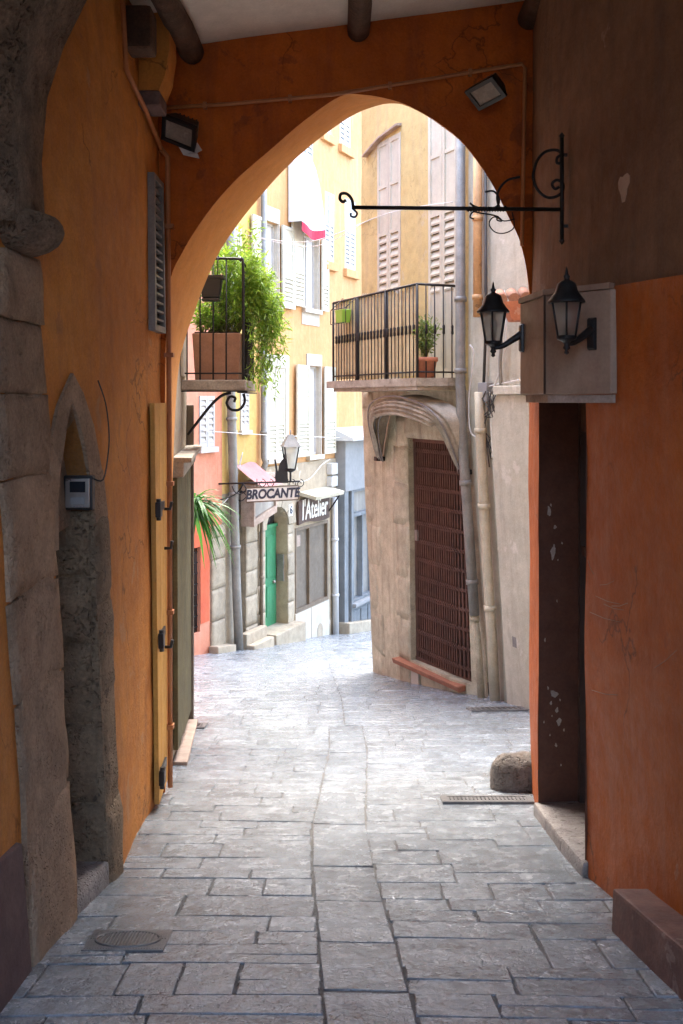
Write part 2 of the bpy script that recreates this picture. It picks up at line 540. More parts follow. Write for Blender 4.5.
        bk = [s.v(fr(lerp(lerp(*s0, b), lerp(*s1, b), a), lerp(z0, z1, b), d0)) for a, b in par]
        for i in range(len(rim)):
            j = (i + 1) % len(rim)
            s.bm.faces.new((rim[i], rim[j], bk[j], bk[i]))
        return s

    def panel(s, fr, outline, holes=(), grid=.3, d=0.):
        """front of a wall with openings; holes: (polygon, reveal depth)"""
        pts, edges = [], []

        def loop(poly):
            b = len(pts)
            q = []
            for (a, c), (e, g) in zip(poly, poly[1:] + poly[:1]):
                k = max(1, int(math.hypot(e - a, g - c) / grid))
                for i in range(k):
                    q.append((lerp(a, e, i / k), lerp(c, g, i / k)))
            pts.extend(q)
            n = len(q)
            edges.extend((b + i, b + (i + 1) % n) for i in range(n))
            return q

        def inside(p, poly):
            x, y = p
            r = False
            for (x0, y0), (x1, y1) in zip(poly, poly[1:] + poly[:1]):
                if (y0 > y) != (y1 > y) and x < (x1 - x0) * (y - y0) / (y1 - y0) + x0:
                    r = not r
            return r
        loop(outline)
        for h, dep in holes:
            q = loop(h)
            q2 = q + [q[0]]
            # reveal, its own vertices so that the arris stays sharp
            if dep:
                area = sum(a[0] * b[1] - b[0] * a[1] for a, b in zip(q, q[1:] + q[:1]))
                for a, b in zip(q2, q2[1:]):
                    c = [fr(*a, d), fr(*b, d), fr(*b, d - dep), fr(*a, d - dep)]
                    s.face(c)
        xs = [p[0] for p in outline]
        ys = [p[1] for p in outline]
        nx, ny = int((max(xs) - min(xs)) / grid), int((max(ys) - min(ys)) / grid)
        for i in range(1, nx):
            for j in range(1, ny):
                p = (min(xs) + i * grid + R(-.02, .02), min(ys) + j * grid + R(-.02, .02))
                if inside(p, outline) and not any(inside(p, h) for h, _ in holes):
                    pts.append(p)
        V, E, T, *_ = delaunay_2d_cdt([Vector(p) for p in pts], edges, [], 0, 1e-5)
        vs = [s.v(fr(p.x, p.y, d)) for p in V]
        for t in T:
            c = (sum(V[i].x for i in t) / len(t), sum(V[i].y for i in t) / len(t))
            if inside(c, outline) and not any(inside(c, h) for h, _ in holes):
                f = s.bm.faces.new([vs[i] for i in t])
                f.smooth = True
        return s

    def louvre(s, fr, s0, s1, z0, z1, d, leaf_t=.04, solid=(), pitch=.075, st=.055, blind=True):
        """one shutter leaf: stiles, rails, slats between them, boards where solid"""
        s.box(fr, s0, s0 + st, z0, z1, d, d + leaf_t)
        s.box(fr, s1 - st, s1, z0, z1, d, d + leaf_t)
        bands = []
        cuts = [z0 + .05] + sorted({c for ab in solid for c in ab}) + [z1 - .05]
        for za, zb in ((z0, z0 + .07), (z1 - .07, z1)):
            s.box(fr, s0 + st, s1 - st, za, zb, d, d + leaf_t)
        z = z0 + .07
        marks = sorted(solid)
        segs = []
        for a, b in marks:
            if a > z + .02:
                segs.append((z, a, False))
            segs.append((max(a, z), min(b, z1 - .07), True))
            z = b
        if z < z1 - .08:
            segs.append((z, z1 - .07, False))
        for a, b, so in segs:
            if so:
                s.box(fr, s0 + st, s1 - st, a, a + .05, d, d + leaf_t)
                s.box(fr, s0 + st, s1 - st, a + .05, b, d + .004, d + leaf_t - .014)
            else:
                n = max(1, int((b - a) / pitch))
                for i in range(n):
                    zc = a + (b - a) * (i + .5) / n
                    h = (b - a) / n
                    c = [fr(s0 + st, zc - h * .5, d + leaf_t - .006), fr(s1 - st, zc - h * .5, d + leaf_t - .006),
                         fr(s1 - st, zc - h * .28, d + leaf_t), fr(s0 + st, zc - h * .28, d + leaf_t),
                         fr(s0 + st, zc + h * .28, d + .004), fr(s1 - st, zc + h * .28, d + .004),
                         fr(s1 - st, zc + h * .5, d + .01), fr(s0 + st, zc + h * .5, d + .01)]
                    s.hexa(c)
        return s

    def mesh(s, name, m, off):
        bmesh.ops.recalc_face_normals(s.bm, faces=s.bm.faces)
        me = bpy.data.meshes.new(name)
        for v in s.bm.verts:
            v.co -= off
        s.bm.to_mesh(me)
        s.bm.free()
        me.materials.append(M[m] if isinstance(m, str) else m)
        return me


def wloc(o):
    v = o.location.copy()
    while o.parent:
        o = o.parent
        v += o.location
    return v


def tag(o, label=None, cat=None, group=None, kind=None):
    if label:
        o['label'] = label
    if cat:
        o['category'] = cat
    if group:
        o['group'] = group
    if kind:
        o['kind'] = kind
    return o


def thing(name, label, cat, loc, group=None):
    o = bpy.data.objects.new(name, None)
    o.empty_display_size = .1
    COL.objects.link(o)
    o.location = loc
    return tag(o, label, cat, group)


def part(name, mb, m, parent, label=None):
    o = bpy.data.objects.new(name, None)
    off = wloc(parent)
    me = mb.mesh(name, m, off)
    bpy.data.objects.remove(o)
    o = bpy.data.objects.new(name, me)
    COL.objects.link(o)
    o.parent = parent
    if label:
        o['label'] = label
    return o


def single(name, mb, m, label=None, cat=None, group=None, kind=None):
    vs = mb.bm.verts
    n = max(1, len(vs))
    off = Vector((sum(v.co.x for v in vs) / n, sum(v.co.y for v in vs) / n, min(v.co.z for v in vs)))
    me = mb.mesh(name, m, off)
    o = bpy.data.objects.new(name, me)
    COL.objects.link(o)
    o.location = off
    return tag(o, label, cat, group, kind)


def lettering(text, size, origin, ax, up, nrm, m, parent, shear=0., bold=0., sx=1.):
    cu = bpy.data.curves.new('lettering', 'FONT')
    cu.body = text
    cu.size = size
    cu.align_x = 'CENTER'
    cu.align_y = 'CENTER'
    cu.shear = shear
    cu.extrude = .004
    cu.bevel_depth = bold
    tmp = bpy.data.objects.new('lettering', cu)
    COL.objects.link(tmp)
    bpy.context.view_layer.update()
    me = bpy.data.meshes.new_from_object(tmp.evaluated_get(bpy.context.evaluated_depsgraph_get()))
    bpy.data.objects.remove(tmp)
    mx = Matrix((ax, up, nrm)).transposed()
    off = wloc(parent)
    for v in me.vertices:
        v.co = Vector(origin) + mx @ Vector((v.co.x * sx, v.co.y, v.co.z)) - off
    me.materials.clear()
    me.materials.append(M[m])
    me.name = 'lettering'
    o = bpy.data.objects.new('lettering', me)
    COL.objects.link(o)
    o.parent = parent
    return o


# ================================================================== the ground
STRIP = [(2, .16), (3.6, .10), (5.1, .015), (6, -.02), (8.7, .06), (12, .0), (20, -.4)]


def build_pavement():
    base = MB()
    ys = [-14, -8, -4, 0, 4, 8, 12, 16, 20, 24, 28, 34, 44]
    xs = [-14, -8, -3, 0, 3, 8, 14]
    grid = [[base.v((x, y, gz(y) - .007)) for x in xs] for y in ys]
    for i in range(len(ys) - 1):
        for j in range(len(xs) - 1):
            base.bm.faces.new((grid[i][j], grid[i][j + 1], grid[i + 1][j + 1], grid[i + 1][j]))
    road = single('street', base, 'joint', kind='structure')
    mb = MB()

    def warp(x, y):
        return x, y + .16 * x * sstep(7.5, 13, y) + .03 * math.sin(x * 1.7 + y * .6)

    def slab(c):
        """c: four plan corners"""
        dz = R(-.002, .002)
        tx, ty = R(-.005, .005), R(-.005, .005)
        cx = sum(p[0] for p in c) / 4
        cy = sum(p[1] for p in c) / 4
        n = 3
        outer = []
        for i in range(4):
            a, b = c[i], c[(i + 1) % 4]
            for k in range(n):
                t = k / n
                j = .0035 if k else .003
                outer.append((lerp(a[0], b[0], t) + R(-j, j), lerp(a[1], b[1], t) + R(-j, j)))
        lo, mid, top = [], [], []
        for x, y in outer:
            dx, dy = cx - x, cy - y
            L = math.hypot(dx, dy)
            wx, wy = warp(x, y)
            lo.append(mb.v((wx, wy, gz(wy) - .03)))
            wx, wy = warp(x + dx / L * .002, y + dy / L * .002)
            mid.append(mb.v((wx, wy, gz(wy) - .005 + dz)))
            q = R(.004, .011)
            x2, y2 = x + dx / L * q, y + dy / L * q
            wx, wy = warp(x2, y2)
            top.append(mb.v((wx, wy, gz(wy) + dz + tx * (x2 - cx) * 2 + ty * (y2 - cy) * 2)))
        m = len(outer)
        for A, B in ((lo, mid), (mid, top)):
            for i in range(m):
                f = mb.bm.faces.new((A[i], A[(i + 1) % m], B[(i + 1) % m], B[i]))
                f.smooth = A is mid
        mb.bm.faces.new(top)

    for side in (-1, 1):
        y = 2.0 + side * .06
        while y < 30:
            h = R(.13, .32) if y < 9 else R(.2, .36)
            xc = interp(STRIP, y + h / 2)
            x = xc + side * (.165 if y < 9.7 else 0)
            lim = 1.7 if y < 8.2 else 5.2
            first = True
            while abs(x) < lim:
                w = R(.22, .8)
                if first and random.random() < .5:
                    w *= .6
                first = False
                g = R(.0005, .0018)
                x2 = x + side * w
                xa, xb = min(x, x2) + g, max(x, x2) - g
                if random.random() < .2 and h > .19:     # two thin stones instead of one
                    k = y + h * R(.4, .6)
                    slab([(xa, y + g), (xb, y + g), (xb, k - g), (xa, k - g)])
                    slab([(xa, k + g), (xb, k + g), (xb, y + h - g), (xa, y + h - g)])
                else:
                    a, b = R(-.005, .002), R(-.005, .002)
                    slab([(xa, y + g), (xb + a, y + g), (xb + b, y + h - g), (xa, y + h - g)])
                x = x2
            y += h
    part('centre_slabs', mb, 'cslab', road)
    mb = MB()
    y = 2.0
    while y < 9.3:
        h = R(.35, .9)
        a, b = interp(STRIP, y), interp(STRIP, y + h)
        slab([(a - .16, y + .004), (a + .16, y + .004), (b + .16, y + h - .004), (b - .16, y + h - .004)])
        y += h
    part('centre_slabs', mb, 'cslab', road)
    return road


build_pavement()
land = MB()
land.face([(-150, -120, gz(-120) - .4 + 10), (150, -120, gz(-120) - .4 + 10), (150, -14, gz(-14) - .35), (-150, -14, gz(-14) - .35)])
land.face([(-150, -14, gz(-14) - .35), (150, -14, gz(-14) - .35), (150, 44, gz(44) - .35), (-150, 44, gz(44) - .35)])
land.face([(-150, 44, gz(44) - .35), (150, 44, gz(44) - .35), (150, 400, gz(44) - 12), (-150, 400, gz(44) - 12)])
single('ground', land, 'joint', kind='structure')

# ================================================================== the passage
LW = SideWall([(-6, -1.28), (3.2, -1.23), (4.1, -1.25), (5.2, -1.165), (7.05, -1.275), (8, -1.36), (10.35, -1.60)], 1,
              [(0, .05), (4.6, .05), (7, 0)], .010)
RW = SideWall([(-6, 1.5), (3.3, 1.43), (3.98, 1.38), (4.7, 1.30), (5.135, 1.258), (6.34, 1.258), (7.05, 1.335)], -1, None, .010)

# ---- left wall
lw = thing('plaster_wall', 'ochre orange passage wall with a tall stone pilaster and narrow pointed doorway', 'wall', (-1.3, 4.5, gz(4.5)))
mb = MB()
D0, D1 = 4.52, 5.0
door = [(D0, gz(4.5) - .25), (D1, gz(5) - .25), (D1, -.62), (4.985, -.42), (4.93, -.22), (4.86, -.07), (4.80, .0), (4.70, -.14), (4.61, -.30), (4.54, -.5), (D0, -.68)]
mb.panel(LW, [(-.9, gz(-.9) - .3), (7.06, gz(7) - .4), (7.06, 3.2), (-.9, 3.2)], [(door, .46)], grid=.1)
mb.cube((-3.2, -.9, -3.6), (-1.95, 7.0, 3.2))  # unseen solid body behind the plaster, added to block light
mb.face([LW(a, b, -.46) for a, b in door])
part('plaster', mb, 'orange', lw)
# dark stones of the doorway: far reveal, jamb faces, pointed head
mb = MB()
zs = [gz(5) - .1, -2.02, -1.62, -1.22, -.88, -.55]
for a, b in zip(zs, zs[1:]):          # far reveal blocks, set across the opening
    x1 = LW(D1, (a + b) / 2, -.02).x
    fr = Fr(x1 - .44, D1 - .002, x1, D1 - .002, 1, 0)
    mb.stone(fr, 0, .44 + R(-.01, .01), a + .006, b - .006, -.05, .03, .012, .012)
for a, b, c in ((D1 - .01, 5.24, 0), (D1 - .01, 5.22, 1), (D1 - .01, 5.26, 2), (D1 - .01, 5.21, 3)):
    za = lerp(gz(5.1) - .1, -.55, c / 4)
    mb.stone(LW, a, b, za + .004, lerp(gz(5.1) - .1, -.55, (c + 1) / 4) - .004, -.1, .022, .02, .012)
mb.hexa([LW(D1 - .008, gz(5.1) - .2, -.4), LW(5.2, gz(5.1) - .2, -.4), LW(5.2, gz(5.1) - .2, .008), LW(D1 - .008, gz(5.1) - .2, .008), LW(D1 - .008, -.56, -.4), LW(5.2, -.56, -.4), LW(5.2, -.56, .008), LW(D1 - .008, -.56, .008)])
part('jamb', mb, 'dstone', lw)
mb = MB()
arcp = [(D1, -.62), (4.985, -.42), (4.93, -.22), (4.86, -.07), (4.80, .0), (4.70, -.14), (4.61, -.30), (4.54, -.5), (D0, -.68)]
outp = [(5.19, -.6), (5.15, -.36), (5.06, -.12), (4.94, .04), (4.82, .13), (4.64, -.02), (4.5, -.2), (4.44, -.42), (4.42, -.68)]
for i in range(len(arcp) - 1):
    a, b, c, d = arcp[i], arcp[i + 1], outp[i + 1], outp[i]
    F8 = [LW(*p, -.12) for p in (a, b, c, d)] + [LW(*p, .018 + R(-.003, .003)) for p in (a, b, c, d)]
    mb.hexa(F8)
# a stone tympanum closes the pointed head
mb.face([LW(p[0], p[1], -.10) for p in arcp])
part('door_head', mb, 'stone', lw)
mb = MB()
fr = Fr(-1.7, 4.6, -1.2, 4.6, 1, 0)
mb.hexa([LW(D0, gz(4.7) - .1, -.45), LW(D1, gz(4.9) - .1, -.45), LW(D1, gz(4.9) - .1, .01), LW(D0, gz(4.7) - .1, .01),
         LW(D0, gz(4.7) + .12, -.45), LW(D1, gz(4.9) + .12, -.45), LW(D1, gz(4.9) + .10, .01), LW(D0, gz(4.7) + .10, .01)], .02)
part('step', mb, 'step', lw)
mb = MB()
mb.hexa([LW(D0 + .0, gz(4.6) - .1, -.45), LW(D1, gz(5) - .1, -.45), LW(D1, gz(5) - .1, -.40), LW(D0, gz(4.6) - .1, -.40),
         LW(D0, .0, -.45), LW(D1, .0, -.45), LW(D1, .0, -.40), LW(D0, .0, -.40)])
part('door', mb, 'brownf', lw)
# the pilaster: stacked worn blocks
pil = MB()
lft = [(250, 0), (330, -8), (440, -4), (592, 5), (700, 14), (806, 21), (985, 29)]
rgt = [(250, 33), (318, 37), (330, 40), (392, 44), (480, 54), (592, 62), (700, 67), (806, 72), (985, 77)]


def pedge(tab, z, cap):
    y = 400.
    for _ in range(12):
        sY, _z = LW.sz(interp(tab, y), y)
        y = HY - z * F / sY
    return min(sY, cap)


for y0, y1 in ((255, 322), (322, 394), (394, 474), (474, 586), (586, 684), (684, 800), (800, 1000)):
    z1_, z0_ = (HY - y0) / F * 4.3, (HY - y1) / F * 4.25
    a0, a1 = pedge(lft, z0_, 4.2), pedge(lft, z1_, 4.2)
    b0, b1 = pedge(rgt, z0_, D0 - .004), pedge(rgt, z1_, D0 - .004)
    j0 = R(-.02, .02)
    pil.stone(LW, (a0 + j0, a1 + j0), (b0, b1), z0_ + .003, z1_ - .003, -.1, .03 + R(-.005, .006), .012, .012, 8, 9)
zb0, zb1 = gz(4.3) - .3, (HY - 255) / F * 4.3
pil.hexa([LW(pedge(lft, zb0, 4.2) + .04, zb0, -.1), LW(min(pedge(rgt, zb0, D0), D0) - .006, zb0, -.1), LW(min(pedge(rgt, zb0, D0), D0) - .006, zb0, .012), LW(pedge(lft, zb0, 4.2) + .04, zb0, .012),
          LW(pedge(lft, zb1, 4.2) + .04, zb1, -.1), LW(pedge(rgt, zb1, D0) - .03, zb1, -.1), LW(pedge(rgt, zb1, D0) - .03, zb1, .012), LW(pedge(lft, zb1, 4.2) + .04, zb1, .012)])
pilo = part('pilaster', pil, 'stone', lw)
cap = MB()
cc = LW(4.28, .72)
cap.lathe([(.06, -.10), (.11, -.092), (.15, -.075), (.182, -.05), (.2, -.02), (.205, .01), (.198, .038), (.18, .06), (.14, .078), (.1, .09)], cc + Vector((-.02, 0, 0)), 44, jit=.05, sy=1.1)
part('capital', cap, 'capst', pilo)
# stone rib springing from the capital over the passage
rib = MB()
prof = [(43, 236), (42, 205), (40, 160), (46, 95), (62, 45), (90, -8), (140, -75), (230, -140), (345, -165), (470, -140), (570, -85), (645, -20)]
P = [at(x, y, 4.42) for x, y in prof]
N = len(P)
fr_, bk_, fo_, bo_ = [], [], [], []
for i, p in enumerate(P):
    t = (P[min(N - 1, i + 1)] - P[max(0, i - 1)]).normalized()
    nrm = Vector((-t.z, 0, t.x))
    for lst, Y, o in ((fr_, 4.02, 0), (bk_, 4.45, 0), (fo_, 4.02, .42), (bo_, 4.45, .42)):
        q = p + nrm * o
        q.y = Y
        q += Vector((1, .6, 1)) * .018 * noise.noise(q * 4)
        lst.append(q)
for i in range(N - 1):
    for A, B in ((fr_, bk_), (fo_, fr_), (bk_, bo_), (bo_, fo_)):
        for k in range(4):
            def L(l, t):
                return l[i].lerp(l[i + 1], t)
            pts = [L(A, k / 4), L(A, (k + 1) / 4), L(B, (k + 1) / 4), L(B, k / 4)]
            rib.face(pts, True)
bmesh.ops.remove_doubles(rib.bm, verts=rib.bm.verts, dist=.0005)
part('rib', rib, 'capst', lw)
mb = MB()
mb.hexa([LW(2.2, gz(2.2) - .2, -.1), LW(3.93, gz(3.93) - .2, -.1), LW(3.93, gz(3.93) - .2, .03), LW(2.2, gz(2.2) - .2, .03),
         LW(2.2, -1.40, -.1), LW(3.93, -1.72, -.1), LW(3.93, -1.75, .022), LW(2.2, -1.45, .022)], .008)
part('plinth', mb, 'plinth', lw)
# orange bracket and beam ends high on the wall
mb = MB()
a = LW(6.55, 2.2)
cor = [(0, 2.52), (.19, 2.52), (.195, 2.25), (.17, 2.08), (.13, 1.98), (0, 1.98)]
mb.prism([(a.x + x, 6.35, z) for x, z in cor], (0, .28, 0))
co = part('corbel', mb, 'orange', lw)
mb = MB()
mb.cube((a.x - .1, 6.34, 1.88), (a.x + .135, 6.62, 1.978), .02)
part('corbel_stone', mb, 'plinth', co)
mb = MB()
mb.cube((-1.5, 6.0, 2.13), (-1.15, 6.22, 2.39), .03)
mb.cube((-1.4, 6.3, 2.525), (-.98, 6.64, 2.62), .02)
part('beam_end', mb, 'log', lw)

# ---- right wall
rw = thing('plaster_wall', 'dark brown passage wall above a red orange dado with a recessed dark doorway', 'wall', (1.3, 5, gz(5)))
RD0, RD1, RZ = 5.135, 6.34, .0
mb = MB()
hole = [(RD0, gz(5.1) - .2), (RD1, gz(6.3) - .2), (RD1, RZ), (RD0, RZ)]
mb.panel(RW, [(-.9, gz(-.9) - .4), (7.06, gz(7) - .4), (7.06, .46), (4.7, .54), (3.9, .50), (-.9, .45)], [(hole, 0)], grid=.1)
part('dado', mb, 'dado', rw)
mb = MB()
mb.panel(RW, [(-.9, .40), (7.06, .40), (7.06, 3.2), (-.9, 3.2)], [], grid=.25, d=-.014)
mb.cube((2.0, -.9, -3.6), (3.3, 7.0, 3.2))  # these unseen boxes behind the wall are added to keep light out
mb.cube((1.6, -.9, -3.6), (2.0, RD0 - .12, 3.2))
mb.cube((1.6, RD1 + .12, -3.6), (2.0, 7.0, 3.2))
part('plaster', mb, 'brownp', rw)
mb = MB()
q = hole + [hole[0]]
for a, b in zip(q, q[1:]):
    mb.face([RW(*a, 0), RW(*b, 0), RW(*b, -.42), RW(*a, -.42)])
part('door_reveal', mb, 'maroon', rw)
mb = MB()
for a, b, c, e in ((RD0, RD0 + .09, gz(5.2), RZ), (RD1 - .05, RD1, gz(6.3), RZ), (RD0 + .09, RD1 - .05, RZ - .1, RZ)):
    mb.box(RW, a, b, c - .1, e - .002, -.33, -.25)
mb.box(RW, RD0 + .09, RD1 - .05, -.98, -.92, -.325, -.26)
dr = part('door', mb, 'signb', rw)
mb = MB()
mb.box(RW, RD0 + .09, RD1 - .05, gz(6) - .05, RZ - .1, -.32, -.295)
part('glazing', mb, 'darkglass', dr)
mb = MB()
for a, b in ((RD0 - .03, 5.55), (5.555, 5.98), (5.985, RD1 + .03)):
    za = gz((a + b) / 2)
    mb.hexa([RW(a, gz(a) - .15, -.42), RW(b, gz(b) - .15, -.42), RW(b, gz(b) - .15, .035), RW(a, gz(a) - .15, .035),
             RW(a, gz(a) + .11, -.42), RW(b, gz(b) + .10, -.42), RW(b, gz(b) + .085, .03), RW(a, gz(a) + .075, .03)], .018)
part('threshold', mb, 'step', rw)
mb = MB()     # bare plaster scars and the small cover plate
for px, py, w, h in ((622, 186, 6, 13),):
    s0, z0 = RW.sz(px, py)
    pts = []
    for k in range(14):
        an = 2 * PI * k / 14
        rr = 1 + .3 * math.sin(3 * an + px) + R(-.12, .12)
        pts.append(RW(s0 + math.cos(an) * w / F * s0 * rr * 2.2, z0 + math.sin(an) * h / F * s0 * rr, .004 if py > 300 else -.010))
    mb.prism(pts, (-.0025, 0, 0))
part('plaster_scar', mb, 'fascia', rw)
mb = MB()
for px, py, dx, dy in ((596, 596, 24, 8), (604, 604, 20, 6), (600, 585, 14, -4), (590, 612, 30, 10), (655, 668, 22, -18), (592, 690, 26, 5), (612, 606, 16, -3), (588, 560, 6, 14)):
    mb.tube([RW(*RW.sz(px, py), .0015), RW(*RW.sz(px + dx * .5, py + dy * .5 + 1.5), .0015), RW(*RW.sz(px + dx, py + dy), .0015)], R(.001, .002), 4)
part('scratches', mb, 'fascia', rw)
mb = MB()
for px, py, w_, h_ in ((549, 511, 2.2, 7), (555, 527, 2, 2), (553, 553, 3, 8), (562, 543, 1, 1.5), (554, 694, 5, 4), (557, 710, 2, 3), (559, 722, 3, 4), (551, 703, 1.5, 2), (545, 640, 1, 2), (556, 745, 1.5, 2), (551, 505, 1, 2), (554, 546, 1.2, 2), (558, 560, .8, 1.2), (548, 688, 1, 2), (560, 700, 1, 1.5), (552, 716, .8, 1), (564, 730, 1, 2), (550, 735, .8, 1.2), (557, 601, .7, 1.4), (544, 722, .8, 1.4), (561, 765, 1, 1.2)):
    c_ = at(px, py, RD1 - .004)
    mb.prism([(c_.x + w_ * .0048 * (1 + .35 * math.sin(3 * a + px)) * math.cos(a), RD1 - .003 - .002, c_.z + h_ * .0056 * (1 + .3 * math.sin(2 * a + py)) * math.sin(a)) for a in [2 * PI * k / 11 for k in range(11)]], (0, .0022, 0))
part('paint_chips', mb, 'boardw', rw)

mb = MB()
fr = SideWall([(3.0, 1.43 + .06), (3.98, 1.38 + .02), (4.5, 1.30 + .03)], -1, None, .004)
for a, b in ((2.6, 3.55), (3.556, 4.36)):
    z = gz((a + b) / 2)
    mb.hexa([RW(a, gz(a) - .1, -.05), RW(b, gz(b) - .1, -.05), RW(b, gz(b) - .1, .155), RW(a, gz(a) - .1, .155),
             RW(a, gz(a) + .19, -.05), RW(b, gz(b) + .185, -.05), RW(b, gz(b) + .185, .15), RW(a, gz(a) + .19, .15)], .014)
single('stone_step', mb, 'redstep', 'long low reddish stone step block against the red orange wall, cut by the frame', 'step')

# ---- arch
arch = thing('archway', 'wide burnt orange archway closing the passage with a pale orange curved underside', 'archway', (0, 7.4, gz(7.4)))
front = [(165, 560), (165, 470), (165, 400), (166, 340), (170, 281), (182, 253), (197, 228), (216, 202), (240, 176), (270, 150), (305, 120), (341, 96), (365, 95), (388, 99),
         (409, 106), (440, 124), (465, 145), (490, 180), (508, 215), (519, 238), (526, 266), (530, 300), (532, 360), (532, 470), (532, 560)]
back = [(170, 560), (173, 470), (176, 400), (181, 354), (195, 310), (206, 281), (220, 251), (238, 224), (258, 199), (283, 171), (315, 142), (350, 117), (373, 107), (391, 103.5),
        (410, 107), (441, 125), (466, 146), (491, 181), (509, 216), (520, 239), (527, 267), (531, 301), (533, 360), (533, 470), (533, 560)]
AF, AB = 7.0, 7.9
fp = [at(x, y, AF) for x, y in front]
bp = [at(x, y, AB) for x, y in back]


def dense(pts, k=4):
    out = []
    for i in range(len(pts) - 1):
        p0, p1, p2, p3 = pts[max(0, i - 1)], pts[i], pts[i + 1], pts[min(len(pts) - 1, i + 2)]
        for j in range(k):
            t = j / k
            out.append(.5 * ((2 * p1) + (p2 - p0) * t + (2 * p0 - 5 * p1 + 4 * p2 - p3) * t * t + (3 * p1 - p0 - 3 * p2 + p3) * t ** 3))
    out.append(pts[-1])
    return out


fd, bd = dense(fp), dense(bp)
fd = [Vector((fd[0].x, AF, -3.4))] + fd + [Vector((fd[-1].x, AF, -3.4))]
bd = [Vector((bd[0].x, AB, -3.4))] + bd + [Vector((bd[-1].x, AB, -3.4))]
FF = Fr(0, AF, 1, AF, 1, .008)
FB = Fr(0, AB, 1, AB, -1, .0)
mb = MB()
mb.panel(FF, [(-3.2, -3.8), (3.3, -3.8), (3.3, 4.3), (-3.2, 4.3)], [([(p.x, p.z) for p in fd], 0)], grid=.2)
part('plaster_face', mb, 'archp', arch)
mb = MB()
for i in range(len(fd) - 1):
    for k in range(4):
        a = [fd[i].lerp(bd[i], k / 4), fd[i + 1].lerp(bd[i + 1], k / 4), fd[i + 1].lerp(bd[i + 1], (k + 1) / 4), fd[i].lerp(bd[i], (k + 1) / 4)]
        for q in a:
            if AF + .01 < q.y < AB - .01:
                q += Vector((1, 0, 1)) * .012 * noise.noise(q * 3)
        mb.face(a, True)
bmesh.ops.remove_doubles(mb.bm, verts=mb.bm.verts, dist=.0004)
part('soffit', mb, 'soffit', arch)
mb = MB()
mb.panel(FB, [(-3.2, -3.8), (3.3, -3.8), (3.3, 4.3), (-3.2, 4.3)], [([(p.x, p.z) for p in bd], 0)], grid=.5)
mb.face([(-3.2, AF, 4.3), (3.3, AF, 4.3), (3.3, AB, 4.3), (-3.2, AB, 4.3)])
part('rear_face', mb, 'apri', arch)

# ---- ceiling
ce = MB()
nx, ny = 16, 40


def cz(x, y):
    return 2.635 + .135 * x + .012 * noise.noise(Vector((x * 1.2, y * 1.2, 3)))


g = [[ce.v((lerp(-1.9, 2.0, i / nx), lerp(-.9, 7.05, j / ny), cz(lerp(-1.9, 2.0, i / nx), lerp(-.9, 7.05, j / ny)))) for i in range(nx + 1)] for j in range(ny + 1)]
for j in range(ny):
    for i in range(nx):
        f = ce.bm.faces.new((g[j][i], g[j][i + 1], g[j + 1][i + 1], g[j + 1][i]))
        f.smooth = True
ce.cube((-3.2, -.9, 3.21), (3.3, 6.98, 3.6))  # unseen slab over the ceiling, added so sky light cannot leak in
ceil = single('ceiling', ce, 'ceil', kind='structure')


def log(x, z, r, y1, lab, dx=0):
    mb = MB()
    pts, rr = [], []
    for i in range(16):
        y = lerp(-.2, y1, i / 15)
        pts.append((x + dx * (y1 - y) + .012 * math.sin(y * 2.1), y, z + .01 * math.sin(y * 3)))
        rr.append(r * (1 + .07 * math.sin(i * 2.3)))
    mb.tube(pts, rr, 14)
    for v in mb.bm.verts:
        v.co += Vector((1, 0, 1)) * .008 * noise.noise(v.co * 6)
    single('log_beam', mb, 'log', lab, 'beam', 'log beams under the ceiling')


log(-1.06, 2.42, .085, 6.96, 'thick dark log beam under the ceiling running into the left corner', .0)
log(.11, 2.585, .078, 6.99, 'dark round log beam ending above the crown of the arch')
log(1.30, 2.66, .08, 6.97, 'shadowed log end in the upper right ceiling corner')

# ---- conduits
mb = MB()
pts = [LW(*LW.sz(116, -30), .03), LW(*LW.sz(121, 70), .03), LW(*LW.sz(140, 108), .03), LW(6.93, 1.75, .03)]
mb.tube(pts, .016, 8)
pts = [LW(6.93, 1.75, .03), Vector((-1.215, 6.955, 1.70)), Vector((-1.21, 6.965, .6)), Vector((-1.205, 6.97, -.6)), Vector((-1.20, 6.97, gz(7) + .05))]
mb.tube(pts, .019, 8)
for z in (1.2, .3, -.6, -1.5, -2.3):
    mb.cube((-1.24, 6.94, z), (-1.175, 6.998, z + .03))
single('conduit', mb, 'cond', 'orange painted conduit stepping down the left wall into the arch corner', 'conduit')
mb = MB()
pts = [at(162, 108, 6.97), at(230, 104, 6.97), at(330, 95, 6.97), at(430, 79, 6.97), at(522, 64, 6.97), at(525, 68, 6.97), at(524, 130, 6.97), at(522, 246, 6.97)]
mb.tube(pts, .014, 8)
for px, py in ((205, 106), (290, 99), (390, 86), (470, 73)):
    c = at(px, py, 6.98)
    mb.cube((c.x - .012, 6.95, c.z - .022), (c.x + .012, 6.999, c.z + .022))
single('conduit', mb, 'cond', 'long orange conduit crossing above the arch and dropping at its right side', 'conduit')


